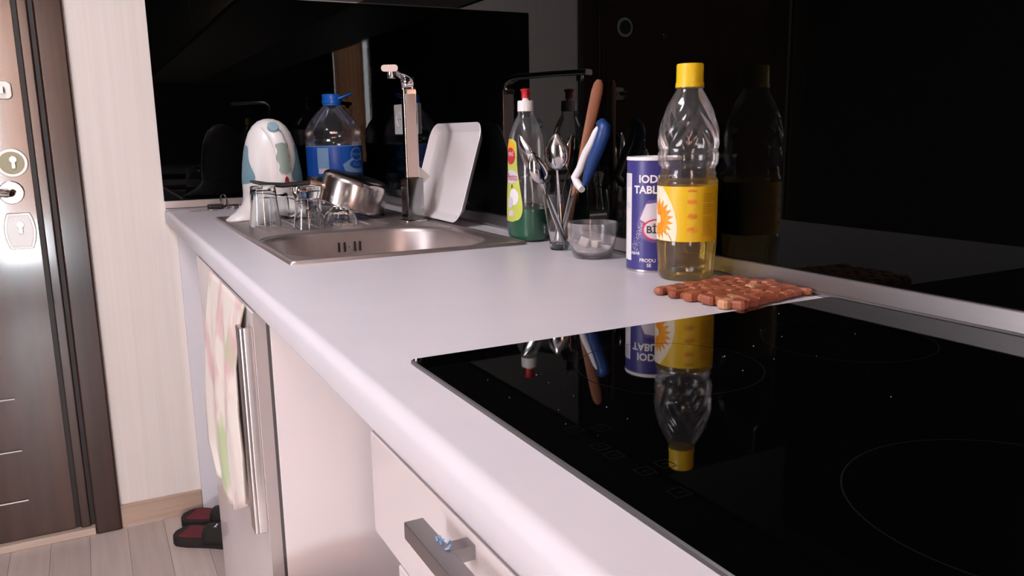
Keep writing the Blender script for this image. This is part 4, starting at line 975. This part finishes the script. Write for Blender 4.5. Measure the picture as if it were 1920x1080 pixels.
# ---------------------------------------------------------------- towel on the cabinet door
tw = [(-0.6035, (-0.944, -0.0370), (-1.318, -0.0370)), (-0.612, (-0.946, -0.111), (-1.284, -0.089)), (-0.616, (-0.932, -0.196), (-1.252, -0.146)), (-0.619, (-0.894, -0.290), (-1.265, -0.218)), (-0.621, (-0.892, -0.378), (-1.303, -0.273)), (-0.622, (-0.985, -0.418), (-1.315, -0.340))]
rings = []; NR, NC = 30, 36
for i in range(NR + 1):
    s = i / NR * (len(tw) - 1); k = min(int(s), len(tw) - 2); t = s - k
    x = tw[k][0] + (tw[k + 1][0] - tw[k][0]) * t
    l = Vector(tw[k][1]).lerp(Vector(tw[k + 1][1]), t); r = Vector(tw[k][2]).lerp(Vector(tw[k + 1][2]), t)
    ring = []
    for j in range(NC + 1):
        q = j / NC; P = l.lerp(r, q)
        sag = -0.035 * math.sin(PI * q) * (i / NR) ** 2
        ring.append((x - 0.004 * math.sin(q * 17 + i * 0.08) * (0.05 + 0.95 * min(1, i / NR * 2.5)) - 0.002 * math.sin(q * 31 + 1) * min(1, i / NR * 4), P.x, H + P.y + sag))
    rings.append(ring)
b = MB(); b.loft(rings, False, False, False)
o = b.build('towel', 'towel', smooth=80); m_ = o.modifiers.new('thick', 'SOLIDIFY'); m_.thickness = 0.002; m_.offset = 0
tag(o, 'floral pink and green towel hanging over the sink cabinet door', 'towel')

# ---------------------------------------------------------------- slippers
def slipper(label, toe, dirv, flip, emb):
    a = math.atan2(dirv[1], dirv[0])
    t = thing('slipper', label, 'slipper', (toe[0], toe[1], 0.0), a, 'slippers on the floor by the cabinet')
    Ls = 0.26
    def wid(s): return 0.026 + 0.022 * math.sin(min(1, s * 1.9) * PI / 2) - 0.010 * math.sin(max(0, s - 0.35) / 0.65 * PI) if s > 0 else 0.012
    N = 22; rings = []
    st = [0, 0.02, 0.05, 0.1] + [0.1 + 0.82 * k / 12 for k in range(1, 13)] + [0.96, 0.985, 1.0]
    def w2(s):
        e = math.sqrt(max(0, 1 - (1 - min(1, s / 0.14)) ** 2)) if s < 0.14 else 1
        g = math.sqrt(max(0, 1 - (max(0, s - 0.86) / 0.14) ** 2)) if s > 0.86 else 1
        return max(0.004, (0.046 - 0.010 * math.sin(max(0, s - 0.25) / 0.75 * PI)) * e * max(g, 0.1))
    def sole(z0, z1, sh):
        rg = []
        for z, k in ((z0, 0.95), (z0 + 0.004, 1.0), (z1 - 0.003, 1.0), (z1, 0.96)):
            poly = [(s * Ls, w2(s) * k * sh) for s in st] + [(s * Ls, -w2(s) * k * sh) for s in reversed(st)]
            rg.append([(x, y, z + (0.012 * (x / Ls) ** 2 if z > z0 + 0.005 else 0)) for x, y in poly])
        return MB().loft(rg)
    sole(0.0, 0.024, 1.0).build('sole', 'slipper_black', t, smooth=45)
    # footbed: red inset
    poly = [(0.03 * 0 + (0.10 + 0.86 * k / 20) * Ls, 0.76 * w2(0.10 + 0.86 * k / 20)) for k in range(21)]
    poly2 = poly + [(x, -y) for x, y in reversed(poly)]
    MB().loft([[(x, y, 0.0205 + 0.012 * (x / Ls) ** 2) for x, y in poly2], [(x, y, 0.0262 + 0.012 * (x / Ls) ** 2) for x, y in poly2]]).build('footbed', 'slipper_red', t, smooth=45)
    # strap across the foot
    rg = []
    for s in (0.42, 0.46, 0.54, 0.62, 0.68):
        wv_ = w2(s) * 1.03; hgt = 0.040 + 0.016 * (s - 0.42) / 0.26; ring = []
        for k in range(15):
            q = PI * k / 14; ring.append((s * Ls + (0.012 * math.sin(q) if s > 0.62 else -0.010 * math.sin(q) if s < 0.44 else 0), wv_ * math.cos(q), 0.012 + hgt * math.sin(q) ** 0.8))
        rg.append(ring)
    so_ = MB().loft(rg, False, False, False).build('strap', 'slipper_black', t, smooth=60); mm = so_.modifiers.new('thick', 'SOLIDIFY'); mm.thickness = 0.005; mm.offset = -1
    if emb:
        def sf(u, v):
            s = 0.53 + v / Ls; q = PI / 2 + u / 0.05 + 0.35
            wv_ = w2(s) * 1.05; hgt = 0.0415 + 0.016 * (s - 0.42) / 0.26
            return Vector((s * Ls, wv_ * math.cos(q), 0.0135 + hgt * math.sin(q) ** 0.8))
        decal('emblem', [[(-0.014, -0.004), (-0.004, 0.001), (-0.006, 0.006), (0.003, 0.001), (0.012, 0.005), (0.006, -0.001), (0.008, -0.006), (-0.002, -0.002)]], 'ink_white', so_, sf, 0.003)
slipper('black and red slipper with a white emblem on its strap, nearer the room', (-0.662, -0.160), (0.77, -0.64), 1, True)
slipper('black and red slipper next to the wall, behind the one with the emblem', (-0.632, -0.056), (0.80, -0.60), 1, False)
